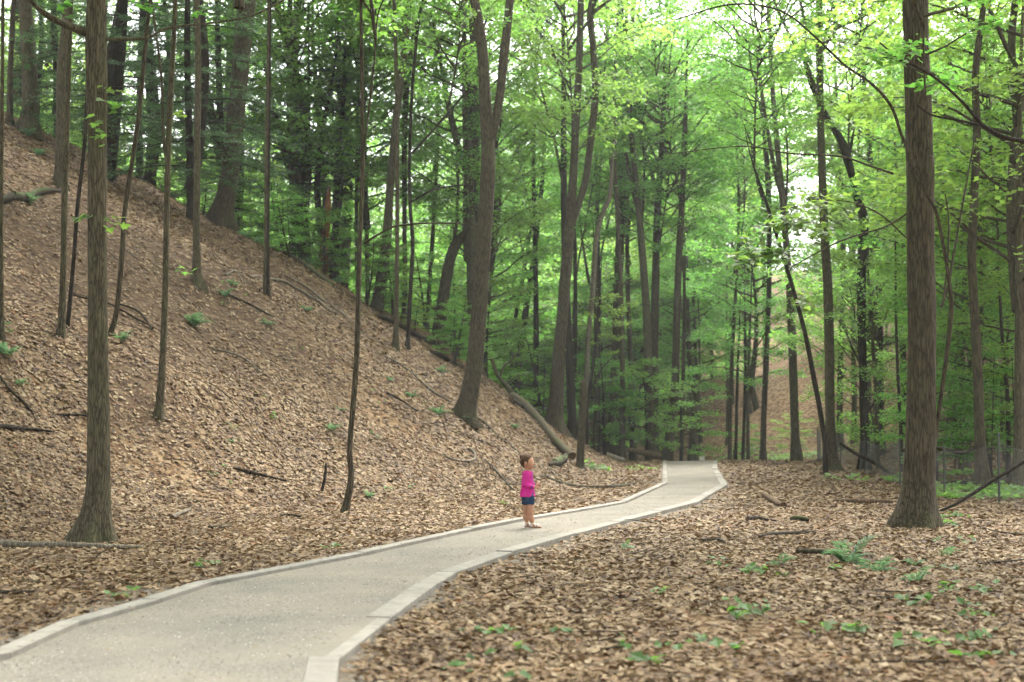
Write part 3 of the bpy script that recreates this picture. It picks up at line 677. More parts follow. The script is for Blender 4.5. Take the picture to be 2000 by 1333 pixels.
T('slim dark stem beside the leaning dark trunk in the far woods', [[(996, 755, 9), (1003, 650, 8), (1018, 560, 7), (1033, 470, 6), (1045, 400, 5)]], 'bark_dark', d=76, crown='top', cscale=.7, up=2, flare=None)

# ------------------------------------------------------------------ woodland behind: many trees of four kinds, copied
def trunk_mesh(seed, H, r, bkm, forks=1):
    g = np.random.default_rng(seed); mb = MB()
    zz = np.linspace(-.3, H, 16); ph = g.random(2) * 6
    P = np.stack([.12 * np.sin(zz * .35 + ph[0]) * zz / 8, .12 * np.sin(zz * .31 + ph[1]) * zz / 8, zz], 1)
    tube(mb, P, np.interp(zz, [-.3, .8, H * .5, H], [r * 1.3, r, r * .75, r * .25]), 10, 0, .06, (.5, .25, .3), seed)
    for k in range(forks):
        h = H * (.35 + .2 * g.random()); a = g.random() * 6.28; q = np.array([np.interp(h, zz, P[:, c]) for c in range(3)])
        t = np.linspace(0, 1, 7); L = H * .45
        Q = q + np.stack([np.cos(a) * 1.3 * t ** .7, np.sin(a) * 1.3 * t ** .7, L * t], 1)
        tube(mb, Q, np.interp(t, [0, 1], [r * .6, r * .15]), 8, 0, .06, None, seed + 9)
    return mb.mesh('trunk', [bkm])
KIND = {
 'tall': [trunk_mesh(600 + q, 15, .2 + .03 * q, M['bark_brown' if q % 2 else 'bark_grey'], q % 2 + 1) for q in range(5)],
 'under': [trunk_mesh(620 + q, 8, .07, M['bark_brown'], 0) for q in range(4)],
 'mid': [trunk_mesh(630 + q, 11.5, .1, M['bark_grey'], 0) for q in range(4)],
 'pole': [trunk_mesh(670 + q, 17, .085 + .02 * q, M[('bark_grey', 'bark_brown', 'bark_dark', 'bark_grey')[q]], q % 2) for q in range(4)],
 'sap': [trunk_mesh(640 + q, 3.8, .03, M['bark_dark'], 0) for q in range(3)],
 'hem': [trunk_mesh(660 + q, 14.5, .17, M['bark_dark'], 0) for q in range(3)]}
INFO = {
 'tall': ('canopy_tree', 'tall light green broadleaf tree', 'tall trees of the woods behind'),
 'under': ('understorey_tree', 'small layered light green tree', 'layered small trees of the woods behind'),
 'mid': ('slender_tree', 'slender layered tree', 'slender layered trees of the woods'),
 'pole': ('pole_tree', 'slim bare-stemmed tree', 'slim trunks receding in the woods'),
 'sap': ('sapling', 'low leafy green sapling', 'saplings of the far wood floor'),
 'hem': ('hemlock_tree', 'dark needled hemlock', 'dark hemlocks behind the left slope')}
MARKS = [(-40, 'the pole at the left edge'), (60, 'the thick grey corner trunk'), (125, 'the slim straight pole'), (190, 'the stout maple'), (255, 'the sinuous thin tree'), (318, 'the pale straight pole'), (385, 'the smooth greenish pole'), (455, 'the massive dark-footed trunk'),
 (523, 'the slender pair'), (638, 'the orange snag'), (700, 'the crooked dark sapling'), (775, 'the straight grey pole'), (870, 'the elbowed trunk'), (945, 'the large forked tree'), (1030, 'the leaning dark trunk'), (1110, 'the twin-stemmed tree'), (1205, 'the high-forked trunk'),
 (1290, 'the close pair at the crest'), (1360, 'the grey leaning log'), (1446, 'the two blackish poles'), (1530, 'the slanting thin tree'), (1612, 'the straight smooth trunk'), (1688, 'the gnarled black trunk'), (1797, 'the biggest right trunk'), (1905, 'the dark smooth trunk'), (1990, 'the trunk at the right edge')]
ORD = ['nearest', 'second nearest', 'third nearest', 'fourth nearest', 'fifth nearest', 'sixth nearest', 'seventh nearest', 'eighth nearest', 'ninth nearest', 'tenth nearest'] + ['%dth nearest' % k for k in range(11, 40)]
WOODS = {}; WOODS_LAST = [None]
PLACED = []
def wood(kind, x, y, s, g):
    q = int(g.integers(0, len(KIND[kind]))); n, lab, grp = INFO[kind]
    o = link(n, None, None, (x, y, hz(x, y) - .05)); tag(o, lab, 'sapling' if kind == 'sap' else 'tree', grp)
    o.rotation_euler = (g.normal(0, .025), g.normal(0, .025), g.random() * 6.28); o.scale = (s, s, s * (.9 + .2 * g.random()))
    WOODS_LAST[0] = o
    if y < 30: return link('trunk', KIND[kind][q], o), link('crown', CROWN[kind, q], o)
    mk = min(MARKS, key=lambda m_: abs(m_[0] - px_of(x, y)))[1]; WOODS.setdefault((lab, mk), []).append((y, o))
    link('trunk', KIND[kind][q], o); link('crown', CROWN[kind, q], o)
def fill(kind, n, xr, yr, smin, smax, gap, seed, ok=lambda x, y: True):
    g = np.random.default_rng(seed); c = 0
    for _ in range(n * 30):
        y = yr[0] + (yr[1] - yr[0]) * g.random(); x = xr[0] + (xr[1] - xr[0]) * g.random()
        if abs(x / y * F) > 1130 or not ok(x, y): continue
        p_ = 1000 + x / y * F                       # an open glade beyond the crest and the spur lets the light in
        if kind == 'tall' and 70 < y < 122 and 480 < p_ < 1800: continue
        if kind == 'tall' and y < 78 and p_ > 1420: continue
        if kind in ('under', 'sap') and 940 < p_ < 1450 and y < 82 or kind == 'under' and 480 < p_ <= 940 and y < 68: continue
        if float(path_d(np.array([x]), np.array([y]))[0]) < 1.6: continue
        if any((x - a) ** 2 + (y - b) ** 2 < ((gap + e) / 2) ** 2 for a, b, e in PLACED): continue
        PLACED.append((x, y, gap)); wood(kind, x, y, smin + (smax - smin) * g.random(), g); c += 1
        if c >= n: break
px_of = lambda x, y: 1000 + x / y * F
back = lambda x, y: (y > 61 if px_of(x, y) < 1250 else (y > 70 if px_of(x, y) < 1480 else (x > .21 * y + 2.2 and x > 11.5)))
rightslope = lambda x, y: back(x, y) and px_of(x, y) > 1330
leftwood = lambda x, y: back(x, y) and (px_of(x, y) < 1300 or y > 140)
fill('hem', 3, (-26, -8), (46, 56), .75, 1.0, 2.6, 39, lambda x, y: px_of(x, y) < 520)
fill('hem', 9, (-30, -4), (55.5, 80), .8, 1.2, 3.0, 31, lambda x, y: px_of(x, y) < 470)
fill('tall', 14, (-34, 2), (58, 100), .9, 1.25, 4.0, 37, lambda x, y: px_of(x, y) < 1040)
fill('tall', 70, (-60, 66), (60, 165), .85, 1.25, 4.4, 32, back)
fill('pole', 42, (-30, 30), (64, 125), .85, 1.2, 2.2, 41, lambda x, y: back(x, y) and 470 < px_of(x, y) < 1750)
fill('mid', 38, (5, 45), (34, 110), .75, 1.3, 3.2, 36, rightslope)
fill('under', 45, (-45, 30), (57.5, 130), .75, 1.5, 2.8, 33, leftwood)
fill('sap', 12, (-22, 3), (50, 57.6), .35, .75, 1.2, 40, lambda x, y: px_of(x, y) < 1180 and hz(x, y) > 2 and hz(x, y) > .13 * (1180 - px_of(x, y)) / 13.5 - 1)
fill('sap', 12, (-25, 3), (54, 64), .45, .9, 1.3, 35, lambda x, y: px_of(x, y) < 1230)
fill('sap', 16, (-30, 40), (36, 100), .6, 1.2, 1.6, 34, lambda x, y: back(x, y) and not 1320 < px_of(x, y) < 1760)

for px, d, k, sc in [(1865, 47, 'under', .6), (1965, 43, 'under', .6), (1262, 64.5, 'sap', 1.1), (1232, 66, 'sap', 1.2), (1330, 70, 'sap', 1.1),
        (1180, 66, 'sap', 1.3), (1060, 64, 'sap', 1.3), (1460, 80, 'sap', .6), (1545, 78, 'sap', .6), (1830, 40, 'sap', .8), (1935, 40, 'sap', .9), (1985, 39, 'sap', 1.), (950, 62, 'sap', 1.2), (830, 60.5, 'sap', 1.1), (590, 59, 'sap', 1.), (1165, 70, 'pole', 1.3), (1240, 72, 'pole', 1.35), (1330, 73, 'pole', 1.3), (1045, 68, 'pole', 1.25), (1425, 74, 'pole', 1.35), (1120, 62, 'pole', 1.5), (1215, 64, 'pole', 1.5), (1272, 65, 'pole', 1.45), (590, 61, 'mid', 1.15), (655, 63, 'mid', 1.2), (718, 62, 'mid', 1.15), (1490, 72, 'pole', 1.5), (1555, 68, 'pole', 1.45), (1640, 74, 'pole', 1.5), (1720, 66, 'pole', 1.4), (1770, 72, 'pole', 1.5), (1850, 60, 'pole', 1.3), (1300, 132, 'tall', 1.3), (1230, 130, 'tall', 1.3), (1150, 131, 'tall', 1.4), (1060, 128, 'tall', 1.4), (890, 92, 'under', 1.4), (935, 84, 'under', 1.3), (975, 96, 'under', 1.6), (1015, 86, 'under', 1.3), (1060, 92, 'under', 1.5), (1100, 100, 'under', 1.8), (1135, 88, 'under', 1.3), (1175, 96, 'under', 1.6), (1225, 92, 'under', 1.4), (1255, 104, 'under', 1.8), (1300, 97, 'under', 1.4), (1340, 106, 'under', 1.7), (1085, 108, 'under', 1.9), (1190, 110, 'under', 1.9), (840, 88, 'under', 1.5), (760, 84, 'under', 1.4), (690, 80, 'under', 1.4), (620, 78, 'under', 1.3), (575, 62, 'pole', 1.15), (640, 66, 'pole', 1.2), (700, 61, 'pole', 1.1), (830, 64, 'pole', 1.2)]:
    wood(k, (px - 1000) / F * d, d, sc, np.random.default_rng(px))
g_ = np.random.default_rng(77)               # the wood goes on unseen: trees added around the viewer to shade the foreground
for k, (x, y, lab) in enumerate([(-9.5, 9.5, 'unseen tall shade tree left of the near kerb, just outside the picture'), (-12, 3, 'unseen tall shade tree beyond the left edge, level with the viewer'), (9.5, 4, 'unseen tall shade tree beyond the right edge, level with the viewer'),
        (-6.5, -5, 'unseen tall shade tree close behind the viewer on the left'), (10.5, 17, 'unseen tall shade tree outside the right edge, before the fence'), (-13, 17, 'unseen tall shade tree on the slope outside the left edge'), (0.5, -11, 'unseen tall shade tree farthest behind the viewer')]):
    wood('tall', x, y, 1.05, g_)
    o = WOODS_LAST[0]; o['label'] = lab; o['group'] = 'unseen shade trees added around the viewer'
for (lab, mk), L_ in WOODS.items():         # which one: the landmark it stands behind and its rank in distance there
    for k, (y, o) in enumerate(sorted(L_, key=lambda t: t[0])): o['label'] = '%s behind %s, %s there' % (lab, mk, ORD[k]) if len(L_) > 1 else '%s behind %s' % (lab, mk)

# ------------------------------------------------------------------ leaf litter (nobody could count it)
def litter():
    g = np.random.default_rng(11)
    n = 2800000
    d = 6.5 + (64 - 6.5) * g.random(n); x = (g.random(n) * 2 - 1) * (.43 * d + 1.5)
    dens = 1150 * np.minimum(1, (13 / d) ** 1.2)
    area = 2 * (.43 * d + 1.5) * (64 - 6.5)             # metres squared represented per unit probability
    keep = g.random(n) < dens * area / n
    x, d = x[keep], d[keep]
    # terrain slope raises the real area
    pdv = path_d(x, d)
    e = .05
    z = Hgt(x, d)
    nx_ = -(Hgt(x + e, d) - z) / e; ny_ = -(Hgt(x, d + e) - z) / e
    b = bare(x, d); pat = vnoise(x * .55, d * .55, 0, 21) + .5 * vnoise(x * 2, d * 2, 0, 22)
    pr = np.clip(.84 + .55 * pat, .12, 1) * (1 - .66 * b) * np.clip((pdv - .1) / np.clip(.75 + 1.1 * vnoise(x * .5, d * .5, 0, 23), .15, 1.6), .0, 1) ** .8
    px = 1000 + x / d * F; py = HZ - (z - CH) / d * F
    vis = (px > -160) & (px < 2160) & (py > 200) & (py < 1560)
    kk = (g.random(len(x)) < pr) & (pdv > .13) & vis
    on = (pdv < -.12) & (g.random(len(x)) < .005 + .03 * np.clip(1 + (pdv + .12) / .35, 0, 1)) & vis & (d < 40)
    z = np.where(on, z + .105, z); kk |= on
    x, d, z, nx_, ny_ = x[kk], d[kk], z[kk], nx_[kk], ny_[kk]; on = on[kk]
    m = len(x)
    size = (.05 + .055 * g.random(m) ** 1.6) * np.clip(.62 + d / 40, .8, 1) * np.maximum(1, d / 20) ** .55
    size = np.where(on, size * .5, size)
    N_ = np.stack([nx_, ny_, np.ones(m)], 1) + np.where(on, .1, 1)[:, None] * g.normal(0, .27, (m, 3)) * np.array([1, 1, 0])
    T_ = np.repeat(OAK[None], m, 0)
    T_[..., 0] *= (.75 + .6 * g.random(m))[:, None]
    T_[..., :2] += g.normal(0, .075, (m, 6, 2)); T_[..., 2] += g.normal(0, .03, (m, 6))
    curl = (g.random(m) * .9 - .15)[:, None]
    T_[..., 2] += curl * (np.abs(T_[..., 0]) * .9 + .35 * T_[..., 1] ** 2) * np.where(on, .3, 1)[:, None]
    P = np.stack([x, d, z + np.where(on, 0, g.random(m) * .035 * np.maximum(1, d / 30)) + .004], 1)
    mb = MB(); scatter(mb, P, N_, g.random(m) * 6.28, size, T_, OAK_F)
    o = link('leaf_litter', mb.mesh('leaf_litter', [M['litter']], False))
    tag(o, 'carpet of dry tan and brown fallen leaves on the forest floor', 'leaf litter', kind='stuff')
    print('litter leaves', m)
litter()

# ------------------------------------------------------------------ loose stones on the path (stuff)
def stones():
    g = np.random.default_rng(61); n = 90000
    d = 7.5 + 24 * g.random(n) ** 1.3; x = -6 + 10 * g.random(n)
    pdv = path_d(x, d); k = (pdv < .35) & (g.random(n) < np.where(pdv < -.1, .35 + .65 * (vnoise(x * .9, d * .9, 0, 31) > -.1), .5)) & (np.abs(pdv + .0) > .12)
    x, d, pdv = x[k], d[k], pdv[k]; n = len(x)
    xl = np.interp(d, KL[:, 1], KL[:, 0]); xr = np.interp(d, KRm[:, 1], KRm[:, 0]); t = (x - xl) / (xr - xl)
    z = np.where(pdv < 0, H0(x, d) + .085 + .017 * t + .012 * vnoise(x * 1.2, d * 1.2, 0, 9) * np.sin(np.pi * np.clip(t, 0, 1)), Hgt(x, d))
    oct_ = np.array([(1, 0, 0), (-.9, .1, 0), (0, .8, .1), (.1, -.85, 0), (0, .1, .55), (0, 0, -.4)])
    T_ = np.repeat(oct_[None], n, 0) * (1 + .35 * (g.random((n, 6, 1)) - .5))
    mb = MB(); scatter(mb, np.stack([x, d, z + .001], 1), np.stack([g.normal(0, .2, n), g.normal(0, .2, n), np.ones(n)], 1), g.random(n) * 6.28, .003 + .007 * g.random(n) ** 3, T_,
        [[(0, 2, 4), (2, 1, 4), (1, 3, 4), (3, 0, 4), (2, 0, 5), (1, 2, 5), (3, 1, 5), (0, 3, 5)]])
    m, N, L, out = mat('loose_stone'); gg = N.new('ShaderNodeNewGeometry')
    r = ramp(N, [(0, (.1, .09, .08)), (.4, (.22, .205, .18)), (.8, (.34, .32, .285)), (1, (.48, .46, .43))]); L.new(gg.outputs['Random Per Island'], r.inputs[0])
    bsdf(N, L, out, r.outputs[0], .9)
    tag(link('path_gravel', mb.mesh('path_gravel', [m], False)), 'loose grey crushed stones scattered over the near path', 'gravel', kind='stuff')
stones()

# ------------------------------------------------------------------ low green seedlings and ground cover (stuff)
def cover(name, label, centres, mat_, n, size, hgt, seed):
    g = np.random.default_rng(seed); mb = MB()
    P = []; 
    for (c, r, k) in centres:
        for _ in range(k):
            a, q = g.random() * 6.28, r * math.sqrt(g.random()); P.append((c[0] + q * math.cos(a), c[1] + q * math.sin(a) * 1.2))
    P = np.array(P); P = P[path_d(P[:, 0], P[:, 1]) > .2]
    z = Hgt(P[:, 0], P[:, 1])
    for (x, y), zz in zip(P, z):
        k = int(g.integers(max(2, n - 2), n + 3)); h = hgt * (.5 + .8 * g.random())
        tube(mb, [(x, y, zz), (x + g.normal(0, .01), y, zz + h)], [.003, .002], 3, 0, 0, cap=False)
        q = np.stack([x + g.normal(0, size * .5, k), y + g.normal(0, size * .5, k), zz + h * (.6 + .5 * g.random(k))], 1)
        scatter(mb, q, np.stack([g.normal(0, .35, k), g.normal(-.15, .35, k), np.ones(k)], 1), g.random(k) * 6.28, size * (.6 + .7 * g.random(k)), RHOMB * np.array([1.25, 1, 1]), RHOMB_F, 0)
    tag(link(name, mb.mesh(name, [mat_], False)), label, 'ground cover', kind='stuff')
gsd = np.random.default_rng(5)
near = []
for _ in range(24):
    px, py = 900 + 1100 * gsd.random(), 1060 + 270 * gsd.random()
    near.append((ground_px(px, py), .22, int(gsd.integers(1, 4))))
for px, py, k in [(1470, 1212, 4), (1460, 1125, 4), (670, 1150, 3), (540, 1140, 3), (1230, 1300, 4), (1840, 1030, 8), (1860, 1015, 7), (1900, 1260, 4), (1780, 1190, 4), (1640, 1250, 3), (390, 1115, 3), (250, 1170, 3), (640, 1075, 2)]:
    near.append((ground_px(px, py), .18, k))
for _ in range(26):
    px, py = 20 + 1050 * gsd.random(), 560 + 480 * gsd.random(); q = ground_px(px, py)
    if q[1] < 54: near.append((q, .25, int(gsd.integers(1, 4))))
cover('seedlings', 'low green seedlings dotted through the dry leaves beside the path and up the slope', near, M['leaf_deep'], 4, .09, .09, 51)
far = [(ground_px(px, py), r, k) for px, py, r, k in [(1420, 899, 2.2, 90), (1470, 896, 2.2, 80), (1535, 893, 1.6, 110), (1600, 893, 2, 40), (1160, 915, .5, 12), (1270, 920, 1., 14),
       (1880, 960, 1.2, 60), (1930, 975, 1.2, 70), (1980, 965, 1.2, 70), (1900, 930, 1.8, 60), (1970, 930, 1.8, 60), (1720, 940, 1.8, 30), (1290, 870, 2, 60), (1330, 860, 3, 60)]]
cover('ground_cover', 'patches of low leafy green plants beside the fence and path crest', far, M['leaf'], 5, .15, .16, 52)

# ------------------------------------------------------------------ ferns
def frond_mesh(seed, L):
    g = np.random.default_rng(seed); mb = MB(); n = 15
    t = np.linspace(0, 1, 8); rise = .75 + .2 * g.random()
    P = np.stack([t * L * .85, .05 * L * np.sin(t * 3 + seed), L * (rise * t - .75 * t * t)], 1)
    tube(mb, P, np.linspace(.005, .0015, 8), 3, 0, 0, cap=False)
    for k in range(n):
        tk = .12 + .86 * k / n; p = np.array([np.interp(tk, t, P[:, c]) for c in range(3)])
        w = L * .24 * math.sin(math.pi * (.12 + .86 * tk) ** .7) + .01
        for s in (-1, 1):
            q = g.normal(0, .1)
            scatter(mb, p[None], np.array([[.25 + q, -s * .25, 1.]]), np.array([s * 1.25 + g.normal(0, .08)]), w, RHOMB * np.array([.38, 1, 1]), RHOMB_F)
    return mb.mesh('frond', [M['fern']], False)
FROND = [frond_mesh(700 + q, .5) for q in range(4)]
FERNS = [
 (380, 640, .9, 11, 'bushy fern alone in the middle of the left slope'),
 (10, 700, .75, 9, 'fern cut by the left edge, higher one of two'),
 (40, 758, .45, 7, 'small fern near the left edge below a bigger fern'),
 (237, 668, .6, 9, 'fern at the foot of the sinuous thin tree'),
 (60, 400, .8, 8, 'fern in front of the dark log at the upper left'),
 (55, 268, .9, 9, 'fern bank clump at the top left under the thick grey trunk'),
 (75, 305, .8, 8, 'fern hanging over the dark hollow at the upper left'),
 (440, 582, .7, 8, 'fern right of the smooth greenish-grey pole tree'),
 (455, 560, .6, 7, 'fern just above and behind another, right of the smooth pole'),
 (480, 458, .9, 9, 'fern on the crest right of the massive trunk'),
 (505, 472, .9, 10, 'fern on the crest left of the slender pair'),
 (600, 500, .8, 9, 'fern on the crest left of the orange snag'),
 (660, 545, .8, 9, 'fern on the crest below the dark hemlock'),
 (600, 610, .6, 8, 'fern on open slope below the long ridge log'),
 (520, 635, .55, 7, 'fern in the open middle of the left slope, below the slender pair'),
 (650, 842, .5, 9, 'green fern left of the crooked dark sapling'),
 (665, 805, .35, 7, 'small fern tucked just behind the crooked dark sapling'),
 (720, 975, .4, 8, 'low fern right of the foot of the crooked dark sapling'),
 (803, 778, .55, 9, 'dark green fern mid slope left of the large forked tree'),
 (760, 745, .4, 7, 'small pale fern mid slope, left of the dark green fern'),
 (860, 730, .7, 9, 'fern high on the slope left of the large forked tree'),
 (858, 812, .75, 10, 'fern low on the slope left of the large forked tree'),
 (905, 826, .6, 8, 'fern hugging the mossy foot of the large forked tree'),
 (1005, 838, .5, 8, 'fern on the slope between the large forked tree and the pale log'),
 (1157, 920, .5, 9, 'fern at the foot of the broken trunk stub'),
 (1660, 1108, .95, 10, 'largest pale fern of the right foreground'),
 (1715, 1122, .7, 7, 'fern spreading low right of the largest pale fern'),
 (1790, 1142, .6, 6, 'flattened fern with long low fronds below the biggest trunk'),
 (1523, 1110, .5, 6, 'small upright pale fern left of the largest one'),
 (1785, 1112, .4, 6, 'little fern in the leaves below the biggest right trunk'),
 (1850, 1090, .5, 5, 'thin fern with spread fronds right of the biggest trunk'),
]
for k, (px, py, s, n, lab) in enumerate(FERNS):
    g = np.random.default_rng(900 + k); p = ground_px(px, py)
    sc = s * (1.0 if p[1] < 22 else 1.25)
    o = link('fern', None, None, p); tag(o, lab, 'fern', 'ferns in the leaf litter')
    for q in range(n):
        f = link('frond', FROND[int(g.integers(0, 4))], o)
        f.rotation_euler = (g.normal(0, .12), -.25 + g.normal(0, .25), q * 6.283 / n + g.normal(0, .25)); f.scale = (sc * (.75 + .4 * g.random()),) * 3

# ------------------------------------------------------------------ logs, fallen limbs and sticks
def log(label, pts, m='log_bark', name='fallen_log', cat='log', d=None, twigs=(), rough=.12, sides=9, lift=.35, group=None, moss=False, straight=False):
    """pts: (photo x, y, width px); laid on the terrain unless d is given"""
    A = spline(np.array(pts, float), 4)
    P = []; R = []
    for x, y, w in A:
        if d is None:
            p = ground_px(x, y + w * .5); r = w / F * p[1] / 2; p = p + (0, 0, r * lift * 2 + .03)
        else:
            p = at(x, y, d); r = w / F * d / 2
        P.append(p); R.append(r)
    P = np.array(P)
    if d is None and len(P) > 4:                       # sight lines at grazing angles jump: smooth the depth along the log
        for _ in range(6): P[1:-1] = .5 * P[1:-1] + .25 * (P[:-2] + P[2:])
        P[:, 2] = Hgt(P[:, 0], P[:, 1]) + np.array(R) * lift * 2 + .04
    if straight:
        t_ = np.linspace(0, 1, len(P))[:, None]; P = P[0] * (1 - t_) + P[-1] * t_ + np.stack([.05 * np.sin(t_[:, 0] * 5), 0 * t_[:, 0], .05 * np.sin(t_[:, 0] * 7)], 1)
    base = P[0].copy(); seed = int(abs(pts[0][0] * 3 + pts[0][1]))
    root = link(name, None, None, base); tag(root, label, cat, group)
    mb = MB(); tube(mb, P, R, sides, 0, rough, None, seed, capmat=1)
    link('stem', mb.mesh('stem', [M[m], M['log_wood']], True, base), root)
    for tw in twigs:
        B = spline(np.array(tw, float), 4); dm = P[:, 1].mean()
        i0 = np.argmin(np.hypot(A[:, 0] - tw[0][0], A[:, 1] - tw[0][1])); dd = P[i0, 1]
        Q = np.array([at(x, y, dd) for x, y, w in B]); mb = MB()
        tube(mb, Q, np.maximum(B[:, 2] / F * dd / 2, .004), 6, 0, .1, None, seed)
        link('twig', mb.mesh('twig', [M[m]], True, base), root)
    if moss:
        i0 = len(P) // 2; mb = MB()
        tube(mb, P[i0 - 3:i0 + 4] + (0, 0, R[i0] * .35), np.array(R)[i0 - 3:i0 + 4] * .8, 9, 0, .35, None, seed + 3)
        link('moss', mb.mesh('moss', [M['moss']], True, base), root)
    return root
log('long thin pole log lying in front of the stout maple at left', [(-30, 1062, 16), (60, 1068, 15), (150, 1071, 12), (230, 1073, 9), (280, 1073, 5)], 'bark_pale', twigs=[[(148, 1072, 3), (162, 1086, 3), (166, 1094, 2)]])
log('dark rotting log on the upper left slope behind the slim pole', [(-20, 402, 15), (40, 388, 16), (80, 378, 13), (125, 368, 6)], 'log_bark', rough=.25, moss=True)
log('long dark log running down the crest of the left slope', [(535, 474, 11), (570, 496, 12), (620, 535, 12), (660, 562, 11), (705, 595, 8)], 'log_bark', moss=True, straight=True)
log('dark log lying on the crest below the long one, left of the forked tree', [(735, 618, 8), (780, 640, 9), (820, 660, 9), (862, 676, 8)], 'bark_dark', straight=True)
log('short dark log on the crest just left of the large forked tree', [(842, 690, 9), (875, 703, 10), (905, 718, 8)], 'log_bark', straight=True)
log('big pale barkless log sliding down the slope to the broken stub', [(1000, 772, 14), (1025, 785, 17), (1060, 815, 17), (1085, 845, 17), (1105, 872, 17), (1120, 893, 18)], 'bark_grey', sides=12, straight=True,
    twigs=[[(1003, 772, 12), (985, 750, 9), (970, 730, 8), (960, 702, 6)], [(976, 738, 5), (985, 715, 5), (1000, 703, 4), (1015, 682, 2)], [(988, 752, 4), (1005, 738, 3), (1025, 731, 2)]])
log('dark log half under the big pale log', [(998, 782, 12), (1025, 797, 12), (1050, 805, 10)], 'bark_dark')
log('moss-topped root stump at the lower end of the big pale log', [(1072, 910, 7), (1088, 906, 15), (1102, 898, 14), (1108, 882, 6)], 'log_bark', name='mossy_stump', cat='stump', moss=True)
log('pale log end on the crest near the path bend', [(1184, 857, 13), (1200, 864, 13), (1216, 873, 12)], 'bark_pale')
log('reddish-brown log pointing at the path crest', [(1226, 878, 9), (1250, 883, 11), (1272, 888, 13), (1292, 892, 14)], 'log_wood', d=62.2)
log('wavy grey branch on the leaves right of the child', [(1052, 934, 4), (1064, 930, 5), (1078, 939, 6), (1100, 945, 6), (1135, 953, 6), (1175, 954, 6), (1205, 953, 7), (1240, 947, 5)], 'bark_grey', 'fallen_branch', 'branch', twigs=[[(1070, 936, 4), (1058, 948, 3), (1045, 955, 2)]])
log('straight thin branch angling down behind the head of the child', [(1022, 896, 4), (1050, 906, 4), (1080, 925, 4), (1098, 942, 3)], 'bark_grey', 'fallen_branch', 'branch')
log('grey branch below the foot of the large forked tree', [(928, 816, 5), (952, 832, 6), (965, 848, 5), (988, 866, 5), (1012, 884, 4)], 'bark_grey', 'fallen_branch', 'branch')
log('long thin stick lying across the slope left of the large forked tree', [(752, 698, 4), (790, 725, 4), (830, 752, 5), (885, 790, 4)], 'bark_pale', 'fallen_branch', 'branch', straight=True)
log('dark stick below the long thin one on the mid slope', [(755, 770, 4), (785, 786, 4), (815, 806, 3)], 'log_bark', 'fallen_branch', 'branch')
log('hooked pale branch with a dark mossy end on the mid slope', [(866, 892, 4), (885, 902, 5), (910, 905, 5), (930, 898, 5), (925, 885, 6), (915, 878, 6)], 'bark_pale', 'fallen_branch', 'branch')
log('thin branch running along the slope above the hooked one', [(880, 845, 3), (915, 858, 3), (950, 868, 3), (985, 875, 2)], 'bark_grey', 'fallen_branch', 'branch')
log('dark branch reaching down to the back of the child', [(948, 902, 3), (965, 918, 4), (985, 940, 4), (1012, 962, 3)], 'log_bark', 'fallen_branch', 'branch', twigs=[[(985, 938, 2), (965, 955, 2), (950, 968, 2)], [(990, 945, 2), (1010, 948, 2), (1022, 944, 2)]])
log('grey stick on the slope below the massive trunk, running downhill', [(430, 570, 5), (470, 590, 5), (510, 610, 4), (535, 622, 3)], 'log_bark', 'fallen_branch', 'branch')
log('long pale forked limb on the slope below the slender pair', [(440, 540, 4), (500, 538, 5), (560, 552, 5), (610, 580, 5), (660, 615, 4)], 'bark_pale', 'fallen_branch', 'branch')
log('second pale limb just above the forked one near the crest', [(555, 540, 4), (600, 560, 4), (650, 600, 4), (690, 632, 3)], 'bark_pale', 'fallen_branch', 'branch')
log('bent dark stick right of the sinuous thin tree', [(232, 598, 4), (262, 606, 4), (282, 622, 4), (297, 650, 3)], 'log_bark', 'fallen_branch', 'branch')
log('thin dark stick crossing behind the stout maple', [(142, 578, 5), (170, 585, 5), (215, 596, 4), (240, 612, 4), (300, 645, 3)], 'log_bark', 'fallen_branch', 'branch')
log('dark stick on the left slope at knee height of the stout maple', [(112, 814, 4), (140, 816, 5), (172, 816, 5)], 'log_bark', 'fallen_branch', 'branch')
log('twisted dark branch at the left edge below the ferns', [(0, 740, 5), (22, 770, 6), (48, 792, 6), (66, 815, 3)], 'log_bark', 'fallen_branch', 'branch')
log('short dark log at the left edge above the stout maple foot', [(-10, 836, 10), (20, 838, 10), (60, 842, 6), (105, 848, 4)], 'bark_dark')
log('dark broken stick in the leaves between the stout maple and crooked sapling', [(455, 918, 4), (485, 925, 8), (510, 932, 6), (560, 944, 4)], 'log_bark', 'fallen_branch', 'branch')
log('short pale driftwood-like piece above the left kerb', [(336, 1014, 9), (352, 1006, 9), (372, 999, 5)], 'bark_pale', 'fallen_branch', 'branch')
log('small dark stick on flat leaves left of the crooked sapling foot', [(548, 1011, 5), (568, 1010, 6), (588, 1013, 4)], 'log_bark', 'fallen_branch', 'branch')
log('tiny dark stick nearest above the left kerb', [(408, 1034, 4), (430, 1036, 4), (452, 1033, 3)], 'log_bark', 'fallen_branch', 'branch')
log('pale thin limb on mid slope right of the pale pole tree', [(415, 684, 3), (450, 692, 4), (480, 705, 4), (515, 735, 3)], 'bark_pale', 'fallen_branch', 'branch')
log('upright dark broken stick beside the crooked sapling', [(628, 960, 6), (634, 935, 6), (637, 905, 4)], 'bark_dark', 'dead_stick', 'stick', d=26.0)
log('short stick at the left edge just above the near kerb', [(-10, 1166, 8), (30, 1166, 8), (66, 1163, 5)], 'log_bark', 'fallen_branch', 'branch')
log('knobby forked log chunk right of the path bend', [(1490, 968, 9), (1502, 975, 11), (1518, 985, 13), (1530, 990, 13)], 'log_wood', twigs=[[(1495, 972, 6), (1488, 985, 5), (1474, 988, 3)], [(1500, 972, 4), (1503, 965, 4), (1500, 960, 3)]])
